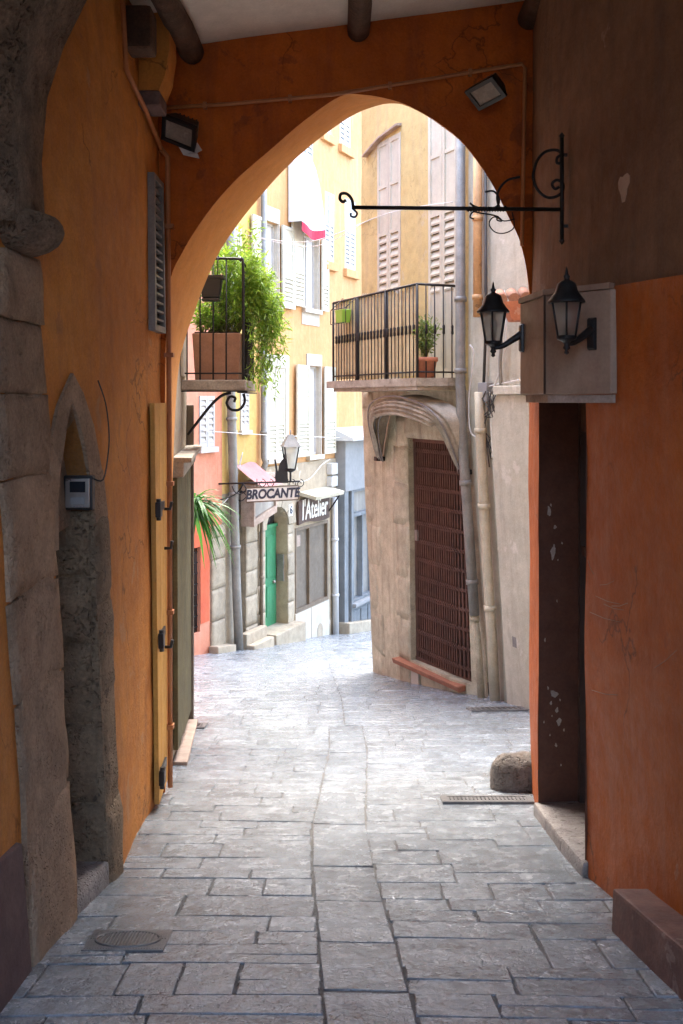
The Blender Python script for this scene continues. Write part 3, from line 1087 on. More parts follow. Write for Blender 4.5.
# ---- floodlights
def flood(c, yaw, pitch, roll, w, h, lab):
    t = thing('floodlight', lab, 'floodlight', c, 'floodlights above the arch')
    m3 = (Matrix.Rotation(yaw, 3, 'Z') @ Matrix.Rotation(pitch, 3, 'X') @ Matrix.Rotation(roll, 3, 'Y'))
    X, Y, Z = (m3 @ Vector(v) for v in ((1, 0, 0), (0, 1, 0), (0, 0, 1)))     # -Y is where it looks
    c = Vector(c)
    mb = MB()
    mb.hexa([c - X * w * .7 + Y * .09 - Z * h * .6, c + X * w * .7 + Y * .09 - Z * h * .6, c + X * w - Z * h - Y * .02, c - X * w - Z * h - Y * .02,
             c - X * w * .7 + Y * .09 + Z * h * .6, c + X * w * .7 + Y * .09 + Z * h * .6, c + X * w + Z * h - Y * .02, c - X * w + Z * h - Y * .02], .006)
    for k in range(5):
        mb.obox(c + Y * .085 + X * w * (-.5 + k * .25), X * .004, Y * .025, Z * h * .55)
    part('housing', mb, 'blackm', t)
    mb = MB()
    for sx in (-1, 1):
        mb.obox(c - Y * .028 + X * sx * (w - .012), X * .014, Y * .012, Z * h)
        mb.obox(c - Y * .028 + Z * sx * (h - .012), X * (w - .026), Y * .012, Z * .014)
    part('rim', mb, 'blackm', t)
    mb = MB()
    mb.obox(c - Y * .026, X * (w - .026), Y * .004, Z * (h - .026))
    part('lens', mb, 'lens', t)
    mb = MB()
    wall = Vector((c.x + .02, 6.985, c.z + .03))
    mb.tube([c + Y * .08, wall], .018, 8)
    mb.cube((wall.x - .05, 6.965, wall.z - .05), (wall.x + .05, 7.0, wall.z + .05), .004)
    part('bracket', mb, 'blackm', t)
    return t, X, Y, Z


c = at(181, 131, 6.78)
t, X, Y, Z = flood(c, -.5, .75, .55, .125, .10, 'tilted floodlight with a torn white flap at the left of the arch')
mb = MB()
v = [c + X * .125 - Z * .10 - Y * .03, c + X * .135 - Z * .02 - Y * .03, c + X * .185 - Z * .05 - Y * .05, c + X * .15 - Z * .09 - Y * .045,
     c + X * .17 - Z * .125 - Y * .05, c + X * .05 - Z * .15 - Y * .045, c + X * .0 - Z * .105 - Y * .03]
mb.prism(v, Y * .006)
part('loose_flap', mb, 'white', t)
flood(at(487, 91, 6.76), -.6, .85, -.30, .12, .085, 'grey fronted floodlight at the upper right of the arch')

# ---- black louvre vent and yellow leaf on the left wall
mb = MB()
s0, _ = LW.sz(149, 250)
s1, _ = LW.sz(158, 250)
s0, s1 = LW.sz(148.5, 250)[0], LW.sz(157, 250)[0]
vs_ = thing('louvre_shutter', 'narrow grey slatted shutter high on the left passage wall', 'shutter', LW(s0, .46))
mb.box(LW, s0 - .03, s0 + .01, .46, 1.50, .004, .05)
mb.box(LW, s1 - .01, s1 + .03, .46, 1.50, .004, .05)
for z_ in (.46, 1.46):
    mb.box(LW, s0 + .01, s1 - .01, z_, z_ + .04, .004, .05)
part('frame', mb, 'grey', vs_)
mb = MB()
for k in range(16):
    z_ = .53 + k * .058
    mb.hexa([LW(s0 + .01, z_, .012), LW(s1 - .01, z_, .012), LW(s1 - .01, z_ + .004, .04), LW(s0 + .01, z_ + .004, .04), LW(s0 + .01, z_ + .014, .012), LW(s1 - .01, z_ + .014, .012), LW(s1 - .01, z_ + .018, .04), LW(s0 + .01, z_ + .018, .04)])
part('slats', mb, 'grey', vs_)
mb = MB()
mb.box(LW, s0, s1, .48, 1.48, .002, .008)
part('backing', mb, 'dark', vs_)
yd = thing('door_leaf', 'yellow ochre plank door folded back on the left wall with black hinges', 'door', LW(6.75, gz(6.7)))
mb = MB()
for k in range(3):
    a = 6.52 + k * .145
    mb.box(LW, a, a + .14, gz(6.7) + .06, -.02, .012, .045, .004)
part('planks', mb, 'ydoor', yd)
for py in (508, 637, 772):
    mb = MB()
    z = (HY - py) / F * 6.6
    mb.box(LW, 6.50, 6.80, z - .03, z + .03, .046, .06, .003)
    mb.box(LW, 6.48, 6.56, z - .05, z + .05, .05, .085, .006)
    mb.tube([LW(6.5, z - .07, .07), LW(6.5, z + .07, .07)], .016, 8)
    part('hinge', mb, 'blackm', yd)
for z in (-1.02, -.75, -1.7):
    mb = MB()
    mb.tube([LW(6.85, z, .045), LW(6.85, z, .09), LW(6.85, z + .05, .10)], .012, 6)
    part('latch', mb, 'blackm', yd)


# ---- intercom with its cable
fr = Fr(-1.9, D1, -1.0, D1, 1, 0)
pc = at(78, 493, 4.93)
ic = thing('intercom', 'small steel door intercom with dark screen in the pointed doorway', 'intercom', pc)
mb = MB()
mb.cube((pc.x - .072, 4.93, pc.z - .085), (pc.x + .072, 4.985, pc.z + .085), .006)
part('back_box', mb, 'blackm', ic)
mb = MB()
mb.cube((pc.x - .06, 4.916, pc.z - .072), (pc.x + .06, 4.932, pc.z + .072), .004)
part('face_plate', mb, 'tin', ic)
mb = MB()
mb.cube((pc.x - .036, 4.911, pc.z + .005), (pc.x + .04, 4.918, pc.z + .058))
part('screen', mb, 'screen', ic)
mb = MB()
mb.cube((pc.x - .034, 4.911, pc.z - .056), (pc.x + .038, 4.918, pc.z - .018), .002)
for k in range(5):
    mb.cube((pc.x - .034 + k * .016, 4.911, pc.z - .068), (pc.x - .026 + k * .016, 4.918, pc.z - .061))
part('keypad', mb, 'lgrey', ic)
mb = MB()
mb.tube(dense([Vector((pc.x + .07, 4.95, pc.z + .07)), Vector((pc.x + .12, 4.95, pc.z + .065)), LW(5.2, -.30, .03), LW(5.26, -.18, .03), LW(5.24, -.02, .025), LW(5.14, .1, .02)]), .004, 6)
single('cable', mb, 'dcable', 'thin dark cable looping from the steel intercom up the orange wall', 'cable')

# ---- lantern box over the right doorway
BA, BB, BC_ = Vector((.98, 5.45, 0)), Vector((1.023, 5.0, 0)), Vector((1.272, 4.7, 0))
bz0, bz1 = .03, .525
bx = thing('shop_fascia', 'mauve grey boxed fascia with chamfered end above the recessed doorway', 'fascia', (1.15, 5.3, bz0))
mb = MB()
pl = [BA, BB, BC_, Vector((1.31, 4.7, 0)), Vector((1.31, 6.7, 0)), Vector((1.24, 6.7, 0))]
mb.prism([(p.x, p.y, bz0) for p in pl], (0, 0, bz1 - bz0))
bmesh.ops.bevel(mb.bm, geom=[e for e in mb.bm.edges], offset=.004, segments=1, affect='EDGES')
part('panel', mb, 'fascia', bx)
mb = MB()
for p, q in ((BA, BB), (BB, BC_)):
    u = (q - p).normalized()
    n = Vector((u.y, -u.x, 0))
    if n.x > 0:
        n = -n
    o = p + u * .0
    for z0, z1 in ((bz1 + .002, bz1 + .03),):
        mb.hexa([o + Vector((0, 0, z0)) + n * .012, q + Vector((0, 0, z0)) + n * .012, q + Vector((0, 0, z0)) - n * .03, o + Vector((0, 0, z0)) - n * .03,
                 o + Vector((0, 0, z1)) + n * .012, q + Vector((0, 0, z1)) + n * .012, q + Vector((0, 0, z1)) - n * .03, o + Vector((0, 0, z1)) - n * .03])
part('capping', mb, 'fascia', bx)
mb = MB()
mb.tube([BB + Vector((-.003, -.002, bz0)), BB + Vector((-.003, -.002, bz1))], .006, 6)
part('corner_seam', mb, 'signb', bx)
mb = MB()
u = (BC_ - BB).normalized()
mb.obox(BB + u * .2 + Vector((.03, .03, bz0 - .024)), u * .2, Vector((u.y, -u.x, 0)) * .02, Vector((0, 0, .02)), .003)
mb.obox((BA + BB) / 2 + Vector((.05, .02, bz0 - .024)), (BA - BB) * .48, Vector((.02, 0, 0)), Vector((0, 0, .02)), .003)
part('batten', mb, 'boardw', bx)


def lantern(plate, nrm, arm, lab, tot=.36):
    """wall lantern on a swan neck; plate: where it is screwed on, nrm: out of the wall"""
    nrm = nrm.normalized()
    side = Vector((-nrm.y, nrm.x, 0))
    up = Vector((0, 0, 1))
    t = thing('wall_lantern', lab, 'lantern', plate, 'coach lanterns on the fascia')
    c = plate + nrm * arm
    mb = MB()
    mb.hexa([plate + side * a + up * b + nrm * e for e, a, b in ((0, -.026, -.08), (0, .026, -.08), (.02, .02, -.07), (.02, -.02, -.07), (0, -.026, .08), (0, .026, .08), (.02, .02, .07), (.02, -.02, .07))], .006)
    part('back_plate', mb, 'blackm', t)
    mb = MB()
    b0 = plate.z - .045
    pts = dense([plate + up * .02 + nrm * .01, plate - up * .01 + nrm * arm * .35, plate - up * .045 + nrm * arm * .7, Vector((c.x, c.y, plate.z - .055))], 5)
    mb.tube(pts, [lerp(.022, .011, i / (len(pts) - 1)) for i in range(len(pts))], 10)
    part('arm', mb, 'blackm', t)
    zb = plate.z - .03          # bottom of the glazed body
    zt = zb + .17
    mb = MB()
    mb.lathe([(.002, -.075), (.012, -.068), (.008, -.055), (.018, -.045), (.012, -.03), (.02, -.015), (.045, -.004), (.048, .006), (.004, .008)], (c.x, c.y, zb), 12)
    part('base', mb, 'blackm', t)
    mb = MB()
    n = 6
    for k in range(n):
        a = 2 * PI * k / n + .3
        d = Vector((math.cos(a), math.sin(a), 0))
        mb.tube([Vector((c.x, c.y, zb)) + d * .045, Vector((c.x, c.y, zt)) + d * .074], .005, 6)
    for r, z in ((.074, zt), (.047, zb + .008)):
        mb.tube([Vector((c.x + r * math.cos(2 * PI * k / n + .3), c.y + r * math.sin(2 * PI * k / n + .3), z)) for k in range(n)], .006, 6, True)
    part('cage', mb, 'blackm', t)
    mb = MB()
    for k in range(n):
        a, b = 2 * PI * k / n + .3, 2 * PI * (k + 1) / n + .3
        mb.face([(c.x + .043 * math.cos(a), c.y + .043 * math.sin(a), zb + .01), (c.x + .043 * math.cos(b), c.y + .043 * math.sin(b), zb + .01),
                 (c.x + .072 * math.cos(b), c.y + .072 * math.sin(b), zt), (c.x + .072 * math.cos(a), c.y + .072 * math.sin(a), zt)])
    part('glass', mb, 'glass', t)
    mb = MB()
    mb.lathe([(.088, -.004), (.088, .004), (.082, .012), (.060, .040), (.054, .05), (.044, .085), (.028, .098), (.012, .104), (.012, .112), (.017, .12), (.009, .128), (.005, .15), (.001, .165)], (c.x, c.y, zt), 12)
    part('cap', mb, 'blackm', t)
    mb = MB()
    mb.lathe([(.014, 0), (.014, .05), (.012, .055), (.012, .06)], (c.x, c.y, zb + .005), 10)
    part('socket', mb, 'lgrey', t)
    mb = MB()
    mb.lathe([(.01, 0), (.024, .025), (.027, .04), (.02, .06), (.004, .07)], (c.x, c.y, zb + .065), 12)
    part('bulb', mb, 'bulb', t)


lantern(Vector((.985, 5.40, (HY - 338) / F * 5.4)), Vector((-1, -.1, 0)), .165, 'black coach lantern at the far end of the fascia, bright glass against the street')
lantern(Vector((1.205, 4.775, (HY - 334) / F * 4.78)), Vector((-.77, -.64, 0)), .2, 'black coach lantern on the chamfered fascia face nearest the viewer')

# ---- wrought iron sign bracket
br = thing('sign_bracket', 'empty black wrought iron sign bracket with scrolls reaching over the passage', 'bracket', at(563, 240, 5.62))
YB = 5.60
wx = RW(YB, .9).x - .02
mb = MB()
mb.tube([(wx, YB, (HY - 241) / F * YB), (wx, YB, (HY - 136) / F * YB)], .012, 8)
mb.lathe([(.003, -.02), (.018, 0), (.003, .02)], (wx, YB, (HY - 241) / F * YB), 8)
mb.lathe([(.003, -.02), (.018, 0), (.003, .02)], (wx, YB, (HY - 136) / F * YB), 8)
for py in (155, 226):
    mb.cube((wx, YB - .008, (HY - py) / F * YB - .008), (wx + .05, YB + .008, (HY - py) / F * YB + .008))
part('wall_bar', mb, 'iron', br)
zb = (HY - 209.5) / F * YB
mb = MB()
xe = at(352, 207, YB).x
mb.tube([(wx, YB, zb), (lerp(wx, xe, .5), YB, zb + .006), (xe, YB, zb + .012)], .0115, 8)
for k in range(14):
    x = lerp(at(505, 0, YB).x, at(470, 0, YB).x, k / 13)
    mb.tube([(x, YB, zb - .003), (x - .012, YB, zb + .006)], .0155, 6)
part('arm', mb, 'iron', br)


def scroll(pxs, r, name='scroll'):
    mb = MB()
    mb.tube(dense([at(x, y, YB) for x, y in pxs], 5), r, 7)
    part(name, mb, 'iron', br)


scroll([(353, 208), (352, 200), (347, 194), (341, 194), (340, 199), (343, 202), (346, 200)], .009)
scroll([(352, 208), (357, 213), (355, 217), (351, 216), (351, 213)], .006)
scroll([(562, 163), (557, 163), (557, 158), (561, 154), (556, 150), (545, 152), (537, 161), (533, 176), (537, 189), (546, 197), (555, 197), (562, 192), (563, 184), (557, 180), (552, 184), (555, 189), (559, 187)], .0085)
scroll([(520, 177), (508, 180), (500, 188), (497, 198), (500, 208), (506, 210), (505, 206)], .007)
scroll([(485, 192), (493, 191), (498, 196), (499, 203), (494, 208), (484, 209), (474, 206), (470, 203)], .006)
scroll([(474, 219), (470, 217), (473, 212), (480, 213), (496, 216), (502, 221), (497, 220), (498, 216)], .0045)
scroll([(515, 219), (504, 221), (494, 217), (489, 224), (495, 232), (505, 233), (514, 227), (512, 212)], .0035)

# ---- small things on the floor
mh = thing('manhole_cover', 'square cast iron cover with a ribbed oval near the left doorway', 'manhole cover', gnd(128, 942))
q = [gnd(84, 934), gnd(150, 926.5), gnd(174, 931), gnd(166, 953), gnd(95, 950)]
c0 = gnd(128, 941)
ux, uy = Vector((.17, .0, 0)), Vector((0, .115, -SL * .115))
UZ = Vector((0, 0, 1))
mb = MB()
mb.obox(c0, ux, uy, UZ * .007, .002)
part('plate', mb, M['plate'], mh)
mb = MB()
mb.tube([c0 + UZ * .008 + ux * .8 * math.cos(a) + uy * .75 * math.sin(a) for a in [2 * PI * k / 28 for k in range(28)]], .006, 6, True)
for k in range(-8, 9):
    x = k / 9 * .75
    h = .7 * math.sqrt(max(0, 1 - (x / .8) ** 2))
    mb.obox(c0 + UZ * .007 + ux * x, ux * .024, uy * h, UZ * .005)
for k in range(-14, 15):
    for sy in (-1, 1):
        x = k / 14 * .93
        lo = .78 * math.sqrt(max(0, 1 - (x / .84) ** 2)) + .05
        if lo < .9:
            mb.obox(c0 + UZ * .006 + ux * x + uy * sy * (lo + .92) / 2, ux * .014, uy * (.92 - lo) / 2, UZ * .003)
part('relief', mb, 'ciron', mh)


def grate(c, hx, hy, nx, ny, lab, rot=0):
    t = thing('drain_grate', lab, 'drain grate', c, 'drain grates in the paving')
    c = c + Vector((0, 0, .005))
    ca, sa = math.cos(rot), math.sin(rot)
    U = Vector((ca, sa, -SL * sa))
    V = Vector((-sa, ca, -SL * ca))
    mb = MB()
    for k in (-1, 1):
        mb.obox(c + U * hx * k, U * .02, V * (hy + .02), UZ * .014)
        mb.obox(c + V * hy * k, U * (hx - .02), V * .02, UZ * .0138)
    for k in range(1, nx):
        mb.obox(c + U * (-hx + 2 * hx * k / nx), U * .008, V * (hy - .02), UZ * .011)
    for k in range(1, ny):
        mb.obox(c + V * (-hy + 2 * hy * k / ny), U * (hx - .02), V * .008, UZ * .0105)
    part('bars', mb, 'ciron', t)
    mb = MB()
    mb.obox(c - UZ * .0, U * (hx - .01), V * (hy - .01), UZ * .005)
    part('pit', mb, 'dark', t)


grate(gnd(487, 801), .29, .075, 22, 4, 'wide iron drain grate in front of the guard stone')
grate(gnd(497, 710), .30, .11, 10, 3, 'flat grey drain grate at the foot of the cream wall', .12)
grate(gnd(192, 727), .12, .12, 6, 4, 'small dark drain grate beside the olive shutter')

gs = MB()
c0 = gnd(515, 790)
c0 = Vector((1.285, 7.12, gz(7.12)))
gs.lathe([(.235, -.06), (.24, .02), (.235, .10), (.215, .17), (.18, .22), (.13, .247), (.06, .258), (.01, .26)], c0, 26, jit=.10, sx=.95, sy=.62)
single('guard_stone', gs, 'guard', 'rounded worn guard stone at the right foot of the arch', 'guard stone')

# ================================================================== left corner house with the balcony
lh = thing('corner_house', 'narrow shaded house just past the arch with an olive shopfront', 'house', (-1.6, 9.2, gz(9.2)))
mb = MB()
mb.panel(LW, [(7.85, gz(7.85) - .3), (10.35, gz(10.35) - .3), (10.35, 4.6), (7.85, 4.6)], [], grid=.4)
mb.cube((-6, 7.9, -5), (-1.68, 10.35, 4.6))
part('wall', mb, 'beige', lh)
mb = MB()
for k in range(9):
    a = 7.95 + k * .245
    mb.hexa([LW(a, gz(a) + .12, .01), LW(a + .237, gz(a + .237) + .12, .01), LW(a + .237, gz(a + .237) + .12, .05), LW(a, gz(a) + .12, .05),
             LW(a, -.62, .01), LW(a + .237, -.62, .01), LW(a + .237, -.62, .05), LW(a, -.62, .05)], .006)
part('shop_shutter', mb, 'olive', lh)
mb = MB()
mb.box(LW, 7.95, 10.2, -.62, -.50, .005, .10, .01)
mb.box(LW, 7.95, 10.2, -.50, -.46, .005, .16, .006)
part('cornice', mb, 'slabedge', lh)
mb = MB()
mb.box(LW, 10.18, 10.33, gz(10.3) - .1, -.05, .0, .075, .008)
part('post', mb, 'brownf', lh)
mb = MB()
mb.box(LW, 7.95, 10.15, gz(9) - .3, gz(9) + .02, .0, .12, .01, True)
part('sill', mb, 'boardw', lh)
mb = MB()
mb.box(LW, 9.0, 9.75, .22, 2.3, .004, .03)
part('balcony_door', mb, 'shut', lh)

bal = thing('balcony', 'small iron railed balcony crowded with plants past the left of the arch', 'balcony', (-1.2, 9.6, .1))
Y0, Y1, XO, XI = 9.15, 10.15, -.905, -1.47
zs_, zt_ = .185, 1.30
mb = MB()
mb.cube((XI, Y0 - .05, .085), (XO + .03, Y1 + .04, zs_), .012)
part('slab', mb, 'slabedge', bal)
mb = MB()
mb.cube((XI + .0, Y0 - .06, .075), (XO + .04, Y0 + .06, .084), .002)
mb.cube((XO - .05, Y0 - .06, .064), (XO + .04, Y1 + .05, .075), .002)
part('edge_iron', mb, 'iron', bal)
mb = MB()
rp = dense([Vector((XI, Y0, zt_)), Vector((XO - .08, Y0, zt_)), Vector((XO - .025, Y0, zt_ - .02)), Vector((XO, Y0, zt_ - .09)), Vector((XO, Y0, zs_))], 4)
mb.tube(rp, .013, 8)
mb.tube([(XO, Y0, zt_ - .04), (XO, Y1, zt_ - .04)], .012, 8)
mb.tube([(XO, Y1, zs_), (XO, Y1, zt_ - .03)], .013, 8)
mb.tube([(XI, Y0, zs_ + .06), (XO, Y0, zs_ + .06)], .008, 6)
mb.tube([(XO, Y0, zs_ + .06), (XO, Y1, zs_ + .06)], .008, 6)
rl = part('railing', mb, 'iron', bal)
for x in (-1.42, -1.30, -1.18, -1.06):
    mb = MB()
    mb.tube([(x, Y0, zs_), (x, Y0, zt_)], .0075, 6)
    part('bar', mb, 'iron', rl)
for k in range(1, 8):
    mb = MB()
    y = lerp(Y0, Y1, k / 8)
    mb.tube([(XO, y, zs_), (XO, y, zt_ - .04)], .0075, 6)
    part('bar', mb, 'iron', rl)
mb = MB()
yb = 9.45
mb.tube(dense([Vector((-1.46, yb, -.33)), Vector((-1.36, yb, -.2)), Vector((-1.24, yb, -.05)), Vector((-1.14, yb, .04)), Vector((-1.05, yb, .07))], 4), .014, 8)
mb.tube(dense([Vector((-.93, yb, .06)), Vector((-.92, yb, -.02)), Vector((-.97, yb, -.09)), Vector((-1.05, yb, -.09)), Vector((-1.09, yb, -.03)), Vector((-1.06, yb, .03)), Vector((-1.01, yb, .02)), Vector((-1.02, yb, -.02))], 5), .013, 8)
part('support_scroll', mb, 'iron', bal)

mb = MB()
mb.hexa([(-1.36, 9.24, zs_), (-.955, 9.24, zs_), (-.955, 9.62, zs_), (-1.36, 9.62, zs_), (-1.385, 9.215, .62), (-.935, 9.215, .62), (-.935, 9.65, .62), (-1.385, 9.65, .62)], .01)
pt = single('planter', mb, 'planter', 'large square clay planter standing on the left balcony', 'planter')
mb = MB()
mb.cube((-1.365, 9.235, .605), (-.955, 9.63, .632))
part('soil', mb, 'soil', pt)
hp = thing('hanging_pot', 'black plastic pot hooked on the balcony rail beside the arch', 'flower pot', (-1.19, 9.1, .92))
mb = MB()
mb.hexa([(-1.27, 9.05, .93), (-1.11, 9.05, .93), (-1.11, 9.13, .93), (-1.27, 9.13, .93), (-1.30, 9.02, 1.12), (-1.08, 9.02, 1.12), (-1.08, 9.135, 1.12), (-1.30, 9.135, 1.12)], .012)
mb.cube((-1.31, 9.01, 1.10), (-1.07, 9.138, 1.135), .004)
mb.cube((-1.27, 9.04, .90), (-1.11, 9.13, .928), .006)
part('pot', mb, 'blackm', hp)
for x in (-1.25, -1.13):
    mb = MB()
    mb.tube([(x, 9.08, 1.13), (x, 9.10, 1.32), (x, 9.16, 1.32)], .005, 6)
    part('hook', mb, 'iron', hp)


def leaf(mb, p, d, up, ln, w):
    """one folded lance-shaped leaf"""
    d = d.normalized()
    s = d.cross(up)
    if s.length < .01:
        s = Vector((1, 0, 0))
    s.normalize()
    n = s.cross(d)
    a = mb.v(p)
    m1 = mb.v(p + d * ln * .42 + s * w - n * w * .4)
    m2 = mb.v(p + d * ln * .42 - s * w - n * w * .4)
    mid = mb.v(p + d * ln * .45 + n * w * .1)
    tip = mb.v(p + d * ln - n * ln * .12)
    for f in ((a, m1, mid), (m1, tip, mid), (a, mid, m2), (mid, tip, m2)):
        mb.bm.faces.new(f)


def rv():
    return Vector((R(-1, 1), R(-1, 1), R(-1, 1)))


bush = thing('bamboo_shrub', 'airy bright green shrub spilling over the left balcony rail', 'shrub', (-1.1, 9.5, .63))
lf, st = MB(), MB()
stems = []
for i in range(60):
    base = Vector((R(-1.3, -.98), R(9.3, 9.6), .62))
    a = R(0, 1)
    if i < 24:       # upright crown
        top = Vector((R(-1.28, -.80), R(9.25, 10.0), R(1.2, 1.62)))
        bend = Vector((R(-.05, .12), R(-.05, .1), .1))
    elif i < 44:      # leaning out over the rail
        top = Vector((R(-.92, -.66), R(9.2, 10.0), R(.5, 1.3)))
        bend = Vector((.12, 0, .3))
    else:            # hanging down outside
        top = Vector((R(-.90, -.66), R(9.2, 9.95), R(.02, .5)))
        bend = Vector((.26, 0, .5))
    pts = []
    for k in range(9):
        t = k / 8
        pts.append(base.lerp(top, t) + bend * (4 * t * (1 - t)) + rv() * .015)
    stems.append(pts)
for i in range(26):
    b_ = Vector((R(-1.36, -.94), R(9.22, 9.6), .62))
    t_ = b_ + Vector((R(-.12, .12), R(-.1, .1), R(.12, .5)))
    stems.append([b_.lerp(t_, k / 5) + rv() * .008 for k in range(6)])
NS = len(stems)
pts = [Vector((-.85, 9.4, .85)), Vector((-.7, 9.4, .86)), Vector((-.58, 9.42, .80)), Vector((-.47, 9.44, .68))]
stems.append(dense(pts, 3))
pts = [Vector((-.8, 9.4, .75)), Vector((-.66, 9.4, .72)), Vector((-.58, 9.42, .6)), Vector((-.54, 9.44, .48))]
stems.append(dense(pts, 3))
for si, pts in enumerate(stems):
    st.tube(pts, [lerp(.005, .0018, k / (len(pts) - 1)) for k in range(len(pts))], 5)
    if si >= NS:
        cnt, spread = 16, .02
    else:
        cnt, spread = (130, .06) if si < 60 else (60, .04)
    for _ in range(cnt):
        t = R(.15, 1) ** .7 * (len(pts) - 1)
        k = min(len(pts) - 2, int(t))
        p = pts[k].lerp(pts[k + 1], t - k) + rv() * spread
        if p.x < -1.42 or (p.z < .66 and -1.37 < p.x < -.93 and p.y > 9.2):
            continue
        d = (pts[k + 1] - pts[k]).normalized() * .5 + rv() + Vector((.2, 0, -.25))
        leaf(lf, p, d, rv(), R(.03, .10), R(.0045, .012))
for pts in stems[:6]:
    pass
part('leaves', lf, 'leafa', bush)
part('stems', st, 'stem', bush)

# small pot plant low behind the rail and yucca on the corner
yu = thing('yucca', 'dark green strap leaved yucca hanging beyond the olive shopfront', 'plant', (-1.72, 10.65, -1.35))
mb = MB()
for i in range(110):
    a = R(0, 2 * PI)
    e = R(-.6, 1.3)
    d = Vector((math.cos(a) * math.cos(e) + .35, math.sin(a) * math.cos(e), math.sin(e)))
    ln = R(.28, .48)
    base = Vector((-1.60, 10.7, -1.14)) + rv() * .05
    w = R(.018, .030)
    s = d.cross(UZ).normalized()
    prev = None
    for k in range(7):
        t = k / 6
        p = base + d * ln * t + Vector((0, 0, -.34 * t * t * (1.2 - e * .3)))
        ww = w * (1 - t ** 2) + .001
        cur = (mb.v(p - s * ww + UZ * ww * .3), mb.v(p), mb.v(p + s * ww + UZ * ww * .3))
        if prev:
            mb.bm.faces.new((prev[0], prev[1], cur[1], cur[0]))
            mb.bm.faces.new((prev[1], prev[2], cur[2], cur[1]))
        prev = cur
part('leaves', mb, 'leafb', yu)
mb = MB()
mb.lathe([(.07, 0), (.085, .15), (.095, .17), (.095, .2), (.08, .2)], (-1.66, 10.66, -1.36), 14)
part('pot', mb, 'terra', yu)
mb = MB()
mb.tube([(-1.66, 10.36, -1.37), (-1.66, 10.76, -1.37)], .012, 6)
mb.tube([(-1.66, 10.36, -1.6), (-1.66, 10.7, -1.38)], .010, 6)
part('bracket', mb, 'iron', yu)

# ================================================================== the row of houses down the street
A = Fr(-2.59, 17.6, -2.59 + .3977, 17.6 + .9175, 1, .006)


def window(par, fr, r, reveal=.14, m='darkglass', frame='trimw', bars=1):
    s0, s1, z0, z1 = r
    mb = MB()
    w = .05
    d0, d1 = -reveal, -reveal + .05
    mb.box(fr, s0, s0 + w, z0, z1, d0, d1)
    mb.box(fr, s1 - w, s1, z0, z1, d0, d1)
    mb.box(fr, s0 + w, s1 - w, z0, z0 + w, d0, d1)
    mb.box(fr, s0 + w, s1 - w, z1 - w, z1, d0, d1)
    mb.box(fr, (s0 + s1) / 2 - .02, (s0 + s1) / 2 + .02, z0 + w, z1 - w, d0, d1 - .005)
    f = part('window', mb, frame, par)
    mb = MB()
    mb.box(fr, s0 + w * .5, s1 - w * .5, z0 + w * .5, z1 - w * .5, d0 + .005, d0 + .02)
    part('pane', mb, m, f)
    return f


def rectpoly(r):
    s0, s1, z0, z1 = r
    return [(s0, z0), (s1, z0), (s1, z1), (s0, z1)]


def shutter(par, fr, r, m='shut', d=.012, lou=.35, leaves=1, pitch=.08):
    s0, s1, z0, z1 = r
    w = (s1 - s0) / leaves
    for k in range(leaves):
        mb = MB()
        a, b = s0 + k * w + .004, s0 + (k + 1) * w - .004
        zc = z0 + (z1 - z0) * lou
        solid = [(zc, lerp(zc, z1, .48)), (lerp(zc, z1, .48), z1 - .07)] if lou < .95 else []
        mb.louvre(fr, a, b, z0, z1, d, .04, solid, pitch, st=min(.055, (b - a) * .18))
        part('shutter', mb, m, par)
    if leaves > 0 and d < .1:
        mb = MB()


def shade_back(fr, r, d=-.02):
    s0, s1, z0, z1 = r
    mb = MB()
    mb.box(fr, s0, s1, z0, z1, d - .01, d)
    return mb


SE, EE = A.s_(222), A.s_(256.5)
# ---- salmon house
sh = thing('salmon_house', 'salmon pink house with white louvred window at the left of the row', 'house', A(0, A.g(0)))
lou1 = A.rect(199, 396, 214, 447)
gr = A.rect(189, 548, 200, 634)
ztop = 9.0
mb = MB()
mb.panel(A, [(-7, A.g(-7) - .5), (SE, A.g(SE) - .5), (SE, ztop), (-7, ztop)], [(rectpoly(gr), .18), (rectpoly(lou1), .12)], grid=.4)
mb.box(A, -7, SE - .01, -6, ztop, -5, -.3)
part('wall', mb, 'salmon', sh)
shutter(sh, A, lou1, 'shutw', -.02, 1.0, 2, .11)
mb = MB()
mb.box(A, lou1[0] - .05, lou1[1] + .05, lou1[2] - .1, lou1[2] - .004, .0, .08, .006)
part('sill', mb, 'shutw', sh)
mb = MB()
s0, s1, z0, z1 = gr
for k in range(7):
    a = lerp(s0, s1, (k + .5) / 7)
    mb.tube([A(a, z0, -.06), A(a, z1, -.06)], .012, 6)
for k in range(8):
    z = lerp(z0, z1, (k + .5) / 8)
    mb.tube([A(s0, z, -.05), A(s1, z, -.05)], .010, 6)
gp = part('window_grille', mb, 'iron', sh)
part('window_recess', shade_back(A, gr, -.17), 'dark', sh)
mb = MB()
mb.box(A, -7, A.s_(209), A.g(0) - .8, A.g(A.s_(205)) + .42, .004, .06, .01, True)
part('plinth', mb, 'redsill', sh)
mb = MB()       # red render of the ground floor
mb.panel(A, [(-7, -4), (A.s_(209), -4), (A.s_(209), -1.9), (-7, -1.9)], [(rectpoly(gr), .0)], grid=.5, d=.012)
part('lower_render', mb, 'red', sh)
mb = MB()
z = A.g(A.s_(215)) - .4
k = 0
while z < -2.35:
    h = R(.4, .62)
    mb.stone(A, A.s_(210) + R(-.03, .03), A.s_(224), z + .006, min(z + h, -2.3) - .006, -.1, .04, .006, .012, 6, 6)
    z += h
part('stone_pier', mb, 'quoin', sh)
mb = MB()
mb.box(A, A.s_(208), A.s_(226), A.g(A.s_(216)) - .3, A.g(A.s_(216)) + .13, .02, .22, .02, True)
part('step', mb, 'quoin', sh)

